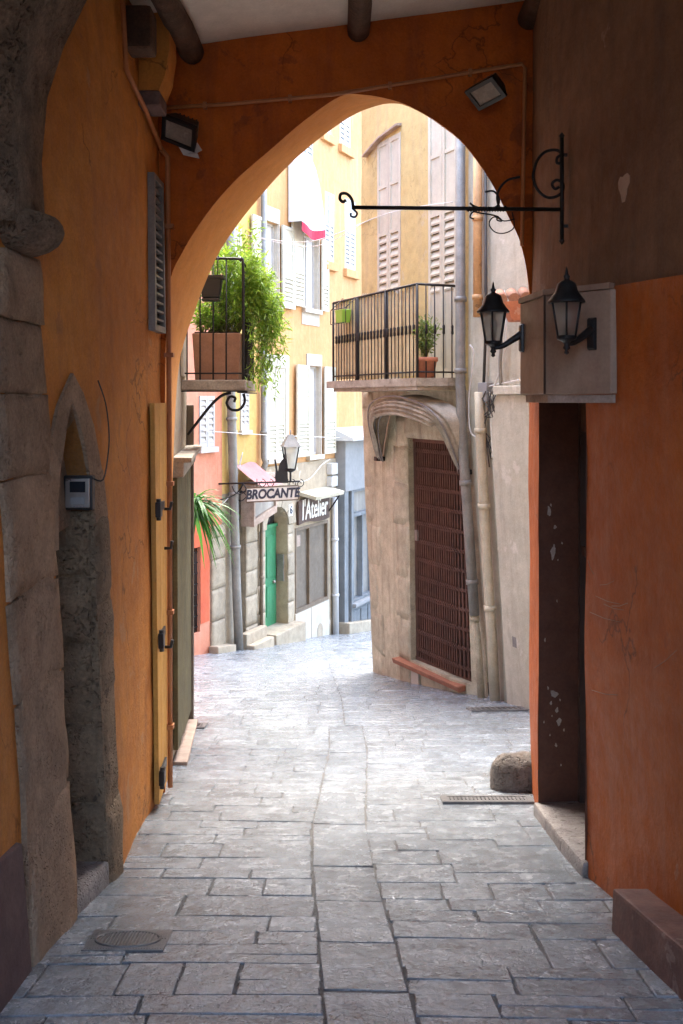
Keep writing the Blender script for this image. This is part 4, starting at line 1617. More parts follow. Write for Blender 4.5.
# ---- yellow house
yh = thing('yellow_house', 'narrow yellow house with a stone shop doorway behind the pink awning', 'house', A(1.8, A.g(1.8)))
w1 = A.rect(240, 370, 248.5, 430)
w0 = A.rect(228.5, 370, 233, 430)
dw = A.rect(236.5, 520, 243.5, 632)
w2 = A.rect(228, 225, 241, 300)
mb = MB()
mb.panel(A, [(SE, -1.75), (EE, -1.75), (EE, ztop), (SE, ztop)], [(rectpoly(r), .12) for r in (w1, w0, w2)], grid=.4)
mb.box(A, SE + .01, EE - .01, -6, ztop, -5, -.5)
part('wall', mb, 'yellow', yh)
mb = MB()
mb.panel(A, [(SE, A.g(SE) - .6), (EE, A.g(EE) - .6), (EE, -1.751), (SE, -1.751)], [(rectpoly((dw[0], dw[1], dw[2] - .3, dw[3])), .3)], grid=.4)
part('shop_wall', mb, 'quoin', yh)
for r in (w1, w0):
    shutter(yh, A, r, 'shutw', -.02, 1.0, 2, .10)
    mb = MB()
    mb.box(A, r[0] - .05, r[1] + .05, r[2] - .09, r[2] - .004, 0, .07, .006)
    part('sill', mb, 'trimw', yh)
shutter(yh, A, w2, 'shut', -.02, 1.0, 2, .1)
part('doorway', shade_back(A, (dw[0], dw[1], dw[2] - .3, dw[3]), -.29), 'dark', yh)
mb = MB()
z = A.g(A.s_(250)) - .5
while z < -2.0:
    h = R(.42, .6)
    z2 = min(z + h, -1.97)
    mb.stone(A, dw[1] + .005, A.s_(256), z + .006, z2 - .006, -.1, .05, .006, .012, 6, 6)
    z += h
part('stone_pier', mb, 'quoin', yh)
mb = MB()
for k in range(2):
    mb.box(A, A.s_(236), A.s_(257), A.g(A.s_(247)) - .6, A.g(A.s_(247)) + .36 - k * .2, .07 + k * .16, .23 + k * .16, .02)
part('step', mb, 'quoin', yh)
# slanting shop sign box above the doorway
q0, q1 = A.sz(237, 500), A.sz(262, 500)
sb = thing('shop_window_box', 'slanting glazed wooden box over the shop doorway beneath the pink awning', 'sign box', A(A.s_(249), -2.0))
mb = MB()
sa, sb_ = A.s_(237.5), A.s_(261)
za, zb_ = (HY - 527) / F * 18.9, (HY - 487) / F * 19.5
def slant(dz0, dz1, d0, d1, i0=0., i1=1.):
    s0, s1 = lerp(sa, sb_, i0), lerp(sa, sb_, i1)
    return [A(s0, za + dz0 + (s0 - sa) * .2, d0), A(s1, za + dz0 + (s1 - sa) * .2, d0), A(s1, za + dz0 + (s1 - sa) * .2, d1), A(s0, za + dz0 + (s0 - sa) * .2, d1),
            A(s0, za + dz1 + (s0 - sa) * .2, d0), A(s1, za + dz1 + (s1 - sa) * .2, d0), A(s1, za + dz1 + (s1 - sa) * .2, d1), A(s0, za + dz1 + (s0 - sa) * .2, d1)]
mb.hexa(slant(0, .14, .07, .36), .01)
mb.hexa(slant(.72, .80, .07, .36), .01)
mb.hexa(slant(.14, .72, .07, .36, 0, .06))
mb.hexa(slant(.14, .72, .07, .36, .94, 1))
mb.hexa(slant(.14, .72, .08, .2, .06, .94))
part('casing', mb, 'boardw', sb)
mb = MB()
mb.hexa(slant(.15, .71, .3, .32, .061, .939))
part('glazing', mb, 'shopglass', sb)
# pink awning
aw = thing('awning', 'faded pink canvas awning sloping from the yellow house', 'awning', A(A.s_(250), -1.55))
mb = MB()
s0, s1 = A.s_(231), A.s_(253)
n = 10
for k in range(n):
    a, b = lerp(s0, s1, k / n), lerp(s0, s1, (k + 1) / n)
    za_ = -1.22
    def zz(s, t):
        return za_ - .42 * t - .02 * math.sin(s * 9) - .02 * math.sin(PI * t)
    for i in range(4):
        t0, t1 = i / 4, (i + 1) / 4
        mb.face([A(a, zz(a, t0), .05 + .62 * t0), A(b, zz(b, t0), .05 + .62 * t0), A(b, zz(b, t1), .05 + .62 * t1), A(a, zz(a, t1), .05 + .62 * t1)], True)
part('canvas', mb, 'pink', aw)
mb = MB()
mb.tube([A(s0, -1.67, .67), A(s1, -1.67, .67)], .018, 8)
for s in (s0 + .02, s1 - .02):
    mb.tube([A(s, -1.75, .03), A(s, -1.68, .66)], .014, 6)
    mb.tube(dense([A(s, -1.75, .03), A(s, -1.9, .18), A(s, -1.8, .32), A(s, -1.7, .2)], 4), .01, 6)
part('frame', mb, 'iron', aw)

# ---- apricot house
OE = A.s_(331)
oh = thing('apricot_house', 'tall apricot house with pale shutters above a stone ground floor and green door', 'house', A(5, A.g(5)))
wA = A.rect(264, 222, 278, 306)
wB = A.rect(302.5, 236, 318, 309)
wC = A.rect(268, 368, 285, 458)
wD = A.rect(307, 366, 320, 455)
wE = A.rect(325, 193, 334, 262)
wF = A.rect(345, 200, 355.5, 270)
wG = A.rect(340, 104, 350.5, 147)
wH = A.rect(301, 118, 313, 165)
wI = A.rect(322, 96, 331, 134)
gt = -1.35     # top of the stone ground floor
EX = 14
mb = MB()
mb.panel(A, [(EE, gt), (EX, gt), (EX, 10), (EE, 10)], [(rectpoly(r), .14) for r in (wA, wB, wC, wD, wE, wF, wG, wH, wI)], grid=.4)
mb.box(A, EE + .01, EX, -7, 10, -5, -.55)
part('wall', mb, 'apri', oh)
gd = A.rect(263.5, 508, 275.5, 634)
s0, s1, z0, z1 = gd
s1 = A.s_(286)
ad = [(s0, z0 - .3), (s1, z0 - .3), (s1, z1 - .42)] + [((s0 + s1) / 2 + (s1 - s0) / 2 * math.cos(a), z1 - .42 + .42 * math.sin(a)) for a in [PI * k / 8 for k in range(1, 8)]] + [(s0, z1 - .42)]
lw_ = A.rect(293.5, 524, 326.5, 606)
mb = MB()
mb.panel(A, [(EE, A.g(EE) - .6), (EX, A.g(EX) - .6), (EX, gt - .001), (EE, gt - .001)], [(ad, .30), (rectpoly(lw_), .12)], grid=.35, d=.03)
part('ground_floor', mb, 'beige', oh)
mb = MB()       # ashlar round the door
for side, sa_, sb2 in ((-1, s0 - .32, s0 - .004), (1, s1 + .004, s1 + .26)):
    z = z0 - .5
    while z < z1 - .42:
        h = R(.4, .62)
        o = R(-.06, .06)
        mb.stone(A, sa_ + (o if side < 0 else 0), sb2 + (o if side > 0 else 0), z + .006, min(z + h, z1 - .42) - .006, -.1, .05, .006, .012, 6, 6)
        z += h
cxm = (s0 + s1) / 2
hw = (s1 - s0) / 2
for k in range(5):
    a0, a1 = PI * k / 5 + .02, PI * (k + 1) / 5 - .02
    def rp_(a, r, hh):
        return (cxm + r * math.cos(a), z1 - .42 + hh * math.sin(a))
    ring = [rp_(a0, hw + .004, .424), rp_((a0 + a1) / 2, hw + .004, .424), rp_(a1, hw + .004, .424), rp_(a1, hw + .34, .74), rp_((a0 + a1) / 2, hw + .34, .74), rp_(a0, hw + .34, .74)]
    mb.prism([A(*p, .0) for p in ring], A.n * .075)
part('door_surround', mb, 'quoin', oh)
mb = MB()
mb.box(A, s0 + .02, s1 - .02, z0 - .25, z1 - .46, -.27, -.22)
for (a, b) in ((.12, .42), (.5, .9)):
    for c in (.08, .54):
        mb.box(A, lerp(s0, s1, c), lerp(s0, s1, c + .38), lerp(z0, z1 - .42, a), lerp(z0, z1 - .42, b), -.22, -.205, .006)
mb.box(A, s0 + .02, s1 - .02, z1 - .46, z1 - .39, -.27, -.18, .006)
gdo = part('door', mb, 'green', oh)
mb = MB()
mb.lathe([(.001, 0), (.035, .012), (.04, .03), (.02, .05), (.001, .055)], A(s1 - .14, z0 + .95, -.21), 10, axis=Matrix.Rotation(PI / 2, 3, 'X'))
part('knob', mb, 'tin', gdo)
mb = MB()
mb.face([A(*p, -.28) for p in ad[2:]])
for k in range(5):
    a = lerp(s0, s1, (k + .5) / 5)
    mb.tube([A(a, z1 - .4, -.24), A(a, z1 - .1, -.24)], .012, 6)
part('fanlight', mb, 'darkglass', oh)
mb = MB()
mb.box(A, s0 - .02, s1 + .35, z0 - .6, z0 + .06, -.33, .3, .025)
part('doorstep', mb, 'quoin', oh)
# shop window
mb = MB()
s0, s1, z0, z1 = lw_
w = .07
for r in ((s0, s0 + w, z0, z1), (s1 - w, s1, z0, z1), (s0 + w, s1 - w, z0, z0 + w), (s0 + w, s1 - w, z1 - w, z1), (lerp(s0, s1, .42) - .03, lerp(s0, s1, .42) + .03, z0 + w, z1 - w)):
    mb.box(A, *r, -.06, .05, .005)
sw = part('shop_window', mb, 'brownf', oh)
mb = MB()
mb.box(A, s0 + w * .6, s1 - w * .6, z0 + w * .6, z1 - w * .6, -.05, -.02)
part('pane', mb, 'brownsh', sw)
mb = MB()
mb.box(A, s0 + .16, s0 + .36, z1 - .42, z1 - .18, -.018, -.012)
part('notice', mb, 'boardw', sw)
mb = MB()
mb.box(A, s0 - .02, lerp(s0, s1, .45), A.g(s0) - .3, z0 - .02, .032, .06, .006)
mb.box(A, lerp(s0, s1, .47), s1 + .03, A.g(s1) - .3, z0 - .02, .032, .055, .006)
ap = part('shop_apron', mb, 'trimw', oh)
mb = MB()
cxs = lerp(s0, s1, .72)
zc = z0 - .62
nich = [(cxs - .14, zc - .35), (cxs + .14, zc - .35), (cxs + .14, zc)] + [(cxs + .14 * math.cos(a), zc + .16 * math.sin(a)) for a in [PI * k / 6 for k in range(1, 6)]] + [(cxs - .14, zc)]
mb.prism([A(*p, .054) for p in nich], A.n * .012)
part('cellar_hatch', mb, 'quoin', ap)
mb = MB()
mb.box(A, cxs - .1, cxs + .06, A.g(cxs) + .02, A.g(cxs) + .14, .05, .06)
part('cellar_vent', mb, 'dark', ap)


def surround(par, r, top=.16, side=.1, d=.03, sill=True, apron=0):
    s0, s1, z0, z1 = r
    mb = MB()
    mb.box(A, s0 - side, s1 + side, z1, z1 + top, .0, d, .006)
    if side > .02:
        mb.box(A, s0 - side, s0 - .002, z0, z1 - .002, .0, d - .006)
        mb.box(A, s1 + .002, s1 + side, z0, z1 - .002, .0, d - .006)
    mb.box(A, s0 + .001, s0 + .016, z0, z1, -.139, .0)
    mb.box(A, s1 - .016, s1 - .001, z0, z1, -.139, .0)
    if sill:
        mb.box(A, s0 - side, s1 + side, z0 - .1, z0 - .002, .0, .1, .008)
    if apron:
        mb.box(A, s0 - side, s1 + side, z0 - .1 - apron, z0 - .102, .0, d - .012)
    part('window_surround', mb, 'trimw', par)


surround(oh, wA, .3, .04)
window(oh, A, wA, m='curtain', frame='shutw')
shutter(oh, A, (wA[0] - .62, wA[0] - .06, wA[2], wA[3]), 'shut', .05, .36)
shutter(oh, A, (wA[1] + .06, wA[1] + .66, wA[2], wA[3]), 'shut', .05, .36)
surround(oh, wB, .1, .04, apron=.26)
window(oh, A, wB, m='curtain', frame='shutw')
shutter(oh, A, (wB[0] - .66, wB[0] - .06, wB[2], wB[3] + .3), 'shut', .05, .36)
shutter(oh, A, (wB[1] + .06, wB[1] + .42, wB[2], wB[3]), 'shut', .05, .36)
surround(oh, wC, .28, .14)
shutter(oh, A, wC, 'shut', -.03, .36, 2)
surround(oh, wD, .26, .05)
window(oh, A, wD, m='curtain', frame='shutw')
shutter(oh, A, (wD[0] - .68, wD[0] - .07, wD[2], wD[3]), 'shut', .06, .36)
shutter(oh, A, (wD[1] + .07, wD[1] + .68, wD[2], wD[3]), 'shut', .06, .36)
for r in (wE, wF, wG, wH, wI):
    shutter(oh, A, r, 'shutw', -.04, .52, 2, .1)
    mb = MB()
    mb.box(A, r[0] - .08, r[1] + .08, r[2] - .2, r[2] - .004, .0, .09, .012)
    part('sill', mb, 'apri', oh)
for r in (wC, wE, wF, wG, wH, wI):
    part('window_recess', shade_back(A, r, -.12), 'dark', oh)
for r in (lou1,):
    part('window_recess', shade_back(A, r, -.11), 'dark', sh)
for r in (w1, w0, w2):
    part('window_recess', shade_back(A, r, -.11), 'dark', yh)

# white drop awning with a crimson valance
wa = thing('awning', 'white drop awning with a crimson valance at an upper window', 'awning', A(wB[0], wB[3] + .2))
mb, mv = MB(), MB()
s0, s1 = A.sz(300, 236, .3)[0], A.sz(323, 236, .3)[0]
zv = (HY - 234) / F * 22.2
prof = [(1.62, .03), (1.35, .13), (1.0, .21), (.6, .27), (.25, .31), (.0, .33)]
nn = 10


def sagz(t):
    return -.10 * math.sin(PI * t) + .04


for k in range(nn):
    ta, tb = k / nn, (k + 1) / nn
    a, b = lerp(s0, s1, ta), lerp(s0, s1, tb)
    for (h0, d0), (h1, d1) in zip(prof, prof[1:]):
        w0, w1 = 1 - h0 / 1.62, 1 - h1 / 1.62
        mb.face([A(a, zv + h0 + sagz(ta) * w0, d0 + .03 * math.sin(a * 7) * w0), A(b, zv + h0 + sagz(tb) * w0, d0 + .03 * math.sin(b * 7) * w0),
                 A(b, zv + h1 + sagz(tb) * w1, d1 + .03 * math.sin(b * 7) * w1), A(a, zv + h1 + sagz(ta) * w1, d1 + .03 * math.sin(a * 7) * w1)], True)
    qa, qb = d1 + .03 * math.sin(a * 7) + .004, d1 + .03 * math.sin(b * 7) + .004
    mv.face([A(a, zv + sagz(ta), qa), A(b, zv + sagz(tb), qb), A(b, zv + sagz(tb) - .20, qb), A(a, zv + sagz(ta) - .20, qa)])
for s in (s0, s1):
    mb.face([A(s, zv + h + .04 * (1 - h / 1.62), d + .03 * math.sin(s * 7) * (1 - h / 1.62)) for h, d in prof] + [A(s, zv + .04, .03)])
part('canvas', mb, 'wcanvas', wa)
part('valance', mv, 'crimson', wa)

# l'Atelier sign
s0, s1, z0, z1 = A.rect(294.5, 496, 325.5, 521)
at_ = thing('shop_sign', 'dark brown sign with cream lettering reading l\'Atelier above the brown shop window', 'sign', A((s0 + s1) / 2, z0))
mb = MB()
n = 18
ol = []
for k in range(n + 1):
    t = k / n
    ol.append((lerp(s0, s1, t), z1 - .05 + .05 * math.sin(PI * t)))
for k in range(n + 1):
    t = 1 - k / n
    ol.append((lerp(s0, s1, t), z0 + .03 * math.sin(2 * PI * t)))
mb.prism([A(*p, .055) for p in ol], A.n * .05)
part('board', mb, 'signb', at_)
lettering("l'Atelier", .62, A((s0 + s1) / 2, (z0 + z1) / 2 + .0, .112), A.u, UZ, A.n, 'chalk', at_, .1, .004, sx=(s1 - s0) * .9 / 2.15)

# ledge canopy
s0, s1, z0, z1 = A.rect(298, 487, 327, 497)
mb = MB()
zc = (HY - 488) / F * A(s1, 0).y
mb.hexa([A(s0, zc - .03, .0), A(s1, zc - .03, .0), A(s1, zc - .13, .42), A(s0, zc - .13, .42), A(s0, zc + .05, .0), A(s1, zc + .05, .0), A(s1, zc - .05, .44), A(s0, zc - .05, .44)], .01)
cn = single('canopy', mb, 'creampipe', 'cream sloping ledge canopy over the dark brown shop sign', 'canopy')
mb = MB()
for s in (s1 - .12,):
    mb.tube([A(s, zc - .6, .04), A(s, zc - .12, .38)], .018, 6)
    mb.tube([A(s, zc - .62, .04), A(s, zc - .05, .04)], .018, 6)
part('bracket', mb, 'iron', cn)

# house number plate
c = A.sz(287.5, 510)
nb = thing('number_plate', 'small pale house number plate beside the green door arch', 'plate', A(*c))
mb = MB()
mb.box(A, c[0] - .09, c[0] + .09, c[1] - .12, c[1] + .12, .072, .084, .004)
part('plate', mb, 'signw', nb)
lettering('6', .24, A(c[0], c[1], .088), A.u, UZ, A.n, 'ink', nb, 0, .004)
# letter box right of the green door
s1_, zc_ = A.s_(286), (HY - 570) / F * 20.6
mb = MB()
mb.box(A, s1_ - .04, s1_ - .002, zc_ - .28, zc_ + .28, -.2, -.04, .006)
mb.box(A, s1_ - .046, s1_ - .041, zc_ + .1, zc_ + .14, -.18, -.06)
single('letter_box', mb, 'zinc', 'grey metal letter box panel in the stone reveal beside the green door', 'letter box')

# meter boxes with a bracket
for i, (y0, y1, lab) in enumerate(((463, 474, 'white meter box high beside the grey shopfront, upper of two'), (476, 486, 'white meter box high beside the grey shopfront, lower of two'))):
    r = A.rect(325.5, y0, 331.5, y1)
    mb = MB()
    mb.box(A, r[0], r[1], r[2], r[3], .004, .16, .012)
    mb.box(A, r[0] + .03, r[1] - .03, r[2] + .03, r[3] - .03, .16, .166, .003)
    single('meter_box', mb, 'white', lab, 'meter box', 'white meter boxes')


def pipe(name, pts, r, m, lab, cat='drainpipe', clips=(), clipm=None):
    mb = MB()
    mb.tube(pts, r, 12)
    for k in clips:
        i = min(len(pts) - 2, int(k))
        p = Vector(pts[i]).lerp(Vector(pts[i + 1]), k - i)
        q = (Vector(pts[i + 1]) - Vector(pts[i])).normalized() * .03
        mb.tube([p - q, p + q], r * 1.22, 12)
    return single(name, mb, m, lab, cat)


s = A.s_(225)
e = A.s_(231.5)
pipe('drainpipe', [A(s, 9, .12), A(s, .3, .12), A(lerp(s, e, .3), -1.0, .12), A(e - .06, -3.5, .14), A(e, A.g(e) - .05, .16)], .085, 'zinc', 'thick grey drainpipe between the salmon and the yellow house', clips=(1.5, 2.3, 2.7, .6))
s = A.s_(259.5)
pipe('drainpipe', [A(s, 9, .10), A(s, -1.15, .10), A(s, -1.25, .14), A(s - .05, -1.5, .05)], .06, 'zinc', 'slim blue grey drainpipe between the yellow and the apricot house', clips=(.6, .85, .95))
s = A.s_(330.5)
pipe('drainpipe', [A(s, -2.25, .10), A(s + .02, A.g(s) - .05, .12)], .075, 'white', 'white drainpipe at the edge of the blue grey shopfront', clips=(.3, .7))
s = A.s_(257.5)
pipe('drainpipe', [A(s, -2.1, .09), A(s, A.g(s) - .05, .09)], .035, 'brownf', 'thin brown pipe beside the arch of the green door', clips=(.5,))

# ---- blue grey shopfront
bs = thing('shopfront', 'blue grey wooden shopfront with a pale fascia at the street bend', 'shopfront', A(9, A.g(9)))
s0, s1 = A.s_(334.5), A.s_(334.5) + 3.6
zf0, zf1 = (HY - 490) / F * 23.6, (HY - 440) / F * 23.6
D = .28
mb = MB()
mb.box(A, s0, s1, zf0, zf1, .0, D, .01)
part('fascia', mb, 'lgrey', bs)
mb = MB()
mb.hexa([A(s0 - .12, zf1 + .002, .0), A(s1, zf1 + .002, .0), A(s1, zf1 + .002, D + .25), A(s0 - .12, zf1 + .002, D + .25),
         A(s0 - .12, zf1 + .30, .0), A(s1, zf1 + .30, .0), A(s1, zf1 + .07, D + .25), A(s0 - .12, zf1 + .07, D + .25)], .01)
part('roof', mb, 'white', bs)
gb = A.g(s0)
zsill = (HY - 598) / F * 24.2
mb = MB()
for a, b in ((s0, s0 + .22), (s0 + .42, s0 + .56), (s1 - 1.7, s1 - 1.5), (s1 - .2, s1)):
    mb.box(A, a, b, A.g(s1) - .3, zf0 - .004, .0, D - .02, .012)
mb.box(A, s0 + .22, s0 + .42, A.g(s1) - .3, zf0 - .004, .0, D - .1)
part('pilasters', mb, 'blue', bs)
wa0, wa1 = s0 + .56, s1 - 1.7
mb = MB()
w = .06
zmid = (HY - 513) / F * 24.2
for r in ((wa0, wa0 + w, zsill, zf0), (wa1 - w, wa1, zsill, zf0), (wa0 + w, wa1 - w, zsill, zsill + w), (wa0 + w, wa1 - w, zf0 - w, zf0 - .004), (wa0 + w, wa1 - w, zmid - .04, zmid + .04), (lerp(wa0, wa1, .45) - .03, lerp(wa0, wa1, .45) + .03, zsill + w, zmid - .04)):
    mb.box(A, *r, .06, D - .04, .006)
wf = part('window', mb, 'blue', bs)
mb = MB()
mb.box(A, wa0 + .02, wa1 - .02, zsill + .02, zf0 - .03, .05, .09)
part('pane', mb, 'shopglass', wf)
mb = MB()
mb.box(A, wa0 - .1, wa1 + .1, zsill - .09, zsill - .004, .0, D + .08, .01)
part('sill', mb, 'lgrey', bs)
mb = MB()
mb.box(A, wa0, wa1, A.g(s1) - .3, zsill - .1, .0, D - .06, .01)
for k in range(3):
    a = lerp(wa0, wa1, (k + .12) / 3)
    mb.box(A, a, a + (wa1 - wa0) * .25, zsill - .75, zsill - .2, D - .06, D - .04, .008)
part('stall_riser', mb, 'blue', bs)
mb = MB()
mb.box(A, s0 - .05, s1, A.g(s1) - .5, A.g(s0 + 1) + .16, .0, D + .12, .02, True)
part('step', mb, 'quoin', bs)
mb = MB()
mb.box(A, s1 - 1.5, s1 - .2, A.g(s1) - .3, zf0 - .01, .0, .1)
part('door', mb, 'blue', bs)

# ---- BROCANTE sign on its bracket, with cat and lantern
YS = 18.35
xs0, xs1 = at(246.5, 0, YS).x, at(298.5, 0, YS).x
zs0, zs1 = (HY - 500.5) / F * YS, (HY - 487.5) / F * YS
sg = thing('hanging_sign', 'pale board reading BROCANTE hanging from an iron street bracket', 'sign', ((xs0 + xs1) / 2, YS, zs0))
tl = -.012


def sk(x, z):
    return z + (x - xs0) * .035 + .0


mb = MB()
mb.hexa([(xs0, YS - .02, zs0 - .03), (xs1, YS - .02, zs0 + .02), (xs1, YS + .02, zs0 + .02), (xs0, YS + .02, zs0 - .03),
         (xs0, YS - .02, zs1 - .01), (xs1, YS - .02, zs1 + .04), (xs1, YS + .02, zs1 + .04), (xs0, YS + .02, zs1 - .01)], .006)
part('board', mb, 'signw', sg)
mb = MB()
for a, b in (((xs0, zs0 - .03), (xs1, zs0 + .02)), ((xs0, zs1 - .01), (xs1, zs1 + .04)), ((xs0, zs0 - .03), (xs0, zs1 - .01)), ((xs1, zs0 + .02), (xs1, zs1 + .04))):
    mb.tube([(a[0], YS - .015, a[1]), (b[0], YS - .015, b[1])], .014, 6)
part('border', mb, 'brownf', sg)
tx = Vector((1, 0, .05)).normalized()
lettering('BROCANTE', .235, ((xs0 + xs1) / 2, YS - .024, (zs0 + zs1) / 2 + .004), tx, Vector((-.05, 0, 1)).normalized(), Vector((0, -1, 0)), 'ink', sg, .22, .010, sx=.80)
mb = MB()
for x in (lerp(xs0, xs1, .2), lerp(xs0, xs1, .8)):
    mb.tube([(x, YS, zs1), (x, YS, zs1 + .16)], .008, 6)
part('hanger', mb, 'iron', sg)

zk = (HY - 484) / F * YS
xw = -2.1 + .4334 * (YS - 18.73)
bk = thing('street_bracket', 'long ornate iron bracket carrying the street lantern and black cat', 'bracket', (xw, YS, zk))
mb = MB()
mb.tube([(xw - .05, YS, zk), (at(300, 0, YS).x, YS, zk + .05)], .016, 8)
mb.tube(dense([Vector((xw, YS, zk - .3)), Vector((xw + .25, YS, zk - .22)), Vector((xw + .38, YS, zk - .12)), Vector((xw + .45, YS, zk))], 4), .012, 6)
part('arm', mb, 'iron', bk)
for px in (262, 270, 292, 300):
    mb = MB()
    c = at(px, 484, YS) + Vector((0, 0, .01))
    pts = [c + Vector((math.cos(a) * (.02 + .008 * a), 0, .0 + math.sin(a) * (.02 + .008 * a))) for a in [k * .6 for k in range(14)]]
    mb.tube(pts, .008, 5)
    part('scroll', mb, 'iron', bk)
mb = MB()
mb.tube(dense([at(232, 486, YS - .05), at(235, 492, YS - .05), at(241, 494, YS - .05), at(246, 489, YS - .05), at(243, 484, YS - .05)], 4), .012, 6)
part('scroll', mb, 'iron', bk)

# cat silhouette, cut from thick plate
cat = [(275.5, 483), (275, 477), (275.6, 470), (274.5, 463), (274.2, 459.5), (275.4, 459), (276.3, 463), (277.2, 469), (278, 472), (279, 465), (281.5, 460.5), (283.5, 458.6), (282.6, 456), (283.2, 452.8),
       (284.4, 454.6), (285.8, 454.6), (287.2, 453), (287.8, 456), (287.4, 458.6), (286.2, 460.2), (287.2, 464), (287.6, 472), (287.9, 483)]
mb = MB()
mb.prism([at(x, y, YS - .03) for x, y in cat], (0, .06, 0))
single('cat_figure', mb, 'blackm', 'black cut metal cat figure sitting on the bracket beside the street lantern', 'cat figure')

ln = thing('street_lantern', 'zinc hooded street lantern standing on the sign bracket above BROCANTE', 'street lamp', at(290, 484, YS))
cx_, zb_l, zt_l = at(290.5, 0, YS).x, (HY - 469) / F * YS, (HY - 446) / F * YS
def ring(r, z, n=4, o=.5):
    return [Vector((cx_ + r * math.cos(2 * PI * (k + o) / n + .25), YS + r * math.sin(2 * PI * (k + o) / n + .25), z)) for k in range(n)]
mb = MB()
lo_, hi_ = ring(.10, zb_l), ring(.19, zt_l)
for a, b in zip(lo_, hi_):
    mb.tube([a, b], .014, 6)
mb.tube(lo_, .014, 6, True)
mb.tube(hi_, .016, 6, True)
mb.tube([(cx_, YS, zk + .04), (cx_, YS, zb_l)], .02, 8)
mb.lathe([(.03, 0), (.09, .03), (.1, .05)], (cx_, YS, zb_l - .06), 10)
part('cage', mb, 'blackm', ln)
mb = MB()
for k in range(4):
    mb.face([lo_[k] * .98 + Vector((cx_, YS, zb_l)) * .02, lo_[(k + 1) % 4] * .98 + Vector((cx_, YS, zb_l)) * .02, hi_[(k + 1) % 4] * .98 + Vector((cx_, YS, zt_l)) * .02, hi_[k] * .98 + Vector((cx_, YS, zt_l)) * .02])
part('glass', mb, M['glass'], ln)
mb = MB()
e0, e1, e2 = ring(.235, zt_l - .01), ring(.09, zt_l + .17), ring(.06, zt_l + .21)
for P0, P1 in ((e0, e1), (e1, e2)):
    for k in range(4):
        mb.face([P0[k], P0[(k + 1) % 4], P1[(k + 1) % 4], P1[k]])
mb.face(e2)
mb.face(e0[::-1])
mb.tube([(cx_, YS, zt_l + .2), (cx_, YS, zt_l + .30)], .012, 6)
part('hood', mb, 'zinc', ln)
mb = MB()
mb.lathe([(.02, 0), (.045, .06), (.05, .12), (.03, .2), (.005, .24)], (cx_, YS, zb_l + .06), 10)
part('bulb', mb, 'bulb', ln)

# ================================================================== the house on the right
XC0, YC0, XC1, YC1 = .30, 14.9, 1.545, 12.06
LL = math.hypot(XC1 - XC0, YC1 - YC0)
H = Fr(XC0, YC0, XC1, YC1, 1, .008, shear=lambda a, z: max(0, -z) * interp([(0, .0425), (1.05, .014), (2.6, .014), (LL, .066)], a))
H.n = Vector((-abs(H.u.y), -abs(H.u.x), 0)).normalized()
if H.n.dot(Vector((0.3, 14.9, 0))) > 0:
    H.n = -H.n
rh = thing('yellow_corner_house', 'corner house of grey stone below and faded yellow plaster above', 'house', H(LL / 2, H.g(LL / 2)))
zj = .12            # underside of the balcony slab
g0 = H.rect(407.5, 438, 466, 672)
gs0, gs1 = H.s_(409.5, 540), H.s_(466.5, 560)
gzt = (HY - 438) / F * H(gs0, 0).y
gzb = H.g(gs1) + .34
hs1 = H.rect(377.5, 138, 400.5, 395)
hs2 = H.rect(428.5, 95, 457, 384)
mb = MB()
mb.panel(H, [(0, zj), (LL, zj), (LL, 5.4), (0, 5.4)], [(rectpoly((hs1[0], hs1[1], .27, hs1[3])), .1), (rectpoly((hs2[0], hs2[1], .27, hs2[3])), .1)], grid=.3)
# the flank round the corner and the mass behind
K = Vector((XC0, YC0, 0))
back_dir = Vector((.93, .36, 0))
for za_, zb2 in ((zj, 5.4),):
    a, b = H(0, za_), H(0, zb2)
    mb.face([a, a + back_dir * 6, b + back_dir * 6, b])
mb.prism([H(0.02, 5.3, -.25), H(LL, 5.3, -.25), Vector((3.6, 12.2, 5.3)), Vector((5.5, 17, 5.3)), H(0, 5.3) + back_dir * 5.5], (0, 0, .1))
part('wall', mb, 'ocre', rh)
mb = MB()
sa_, sb2 = H.s_(399, 656), H.s_(468.5, 685)
za_, zb2 = (HY - 657) / F * H(sa_, 0).y, (HY - 686) / F * H(sb2, 0).y


def gbot(a):
    return lerp(za_, zb2, (a - sa_) / (sb2 - sa_)) + .04


gate_hole = [(gs0, gbot(gs0)), (gs1, gbot(gs1)), (gs1, gzt), (gs0, gzt)]
mb.panel(H, [(0, H.g(0) - .5), (LL, H.g(LL) - .5), (LL, zj - .001), (0, zj - .001)], [(gate_hole, .3)], grid=.25)
a, b, c, d = H(0, H.g(0) - .5), H(0, zj), H(0, zj) + back_dir * 6, H(0, H.g(0) - .5) + back_dir * 6
mb.face([a, d, c, b])
part('ground_floor', mb, 'house', rh)
mb = MB()
mb.box(H, gs0 - .01, gs1 + .01, gzb - .6, gzt + .05, -.34, -.3)
part('gate_recess', mb, 'dark', rh)
mb = MB()        # dressed corner stones and jamb stones, barely proud
z = H.g(0) - .3
while z < zj - .1:
    h = R(.42, .7)
    mb.stone(H, .0, .42 + R(-.1, .14), z + .004, min(z + h, zj) - .004, -.08, .010, .014, .010, 5, 5)
    z += h
part('corner_stones', mb, 'house', rh)
mb = MB()
z = H.g(.8) - .3
while z < gzt:
    h = R(.45, .75)
    mb.stone(H, gs0 - R(.34, .5), gs0 - .004, z + .004, min(z + h, gzt + .3) - .004, -.08, .014, .014, .010, 5, 5)
    z += h
part('jamb_stones', mb, 'house', rh)
mb = MB()
mb.stone(H, gs0 - .1, gs1 + .12, gzt + .004, gzt + .34, -.08, .02, .014, .012, 12, 4)
part('lintel', mb, 'house', rh)
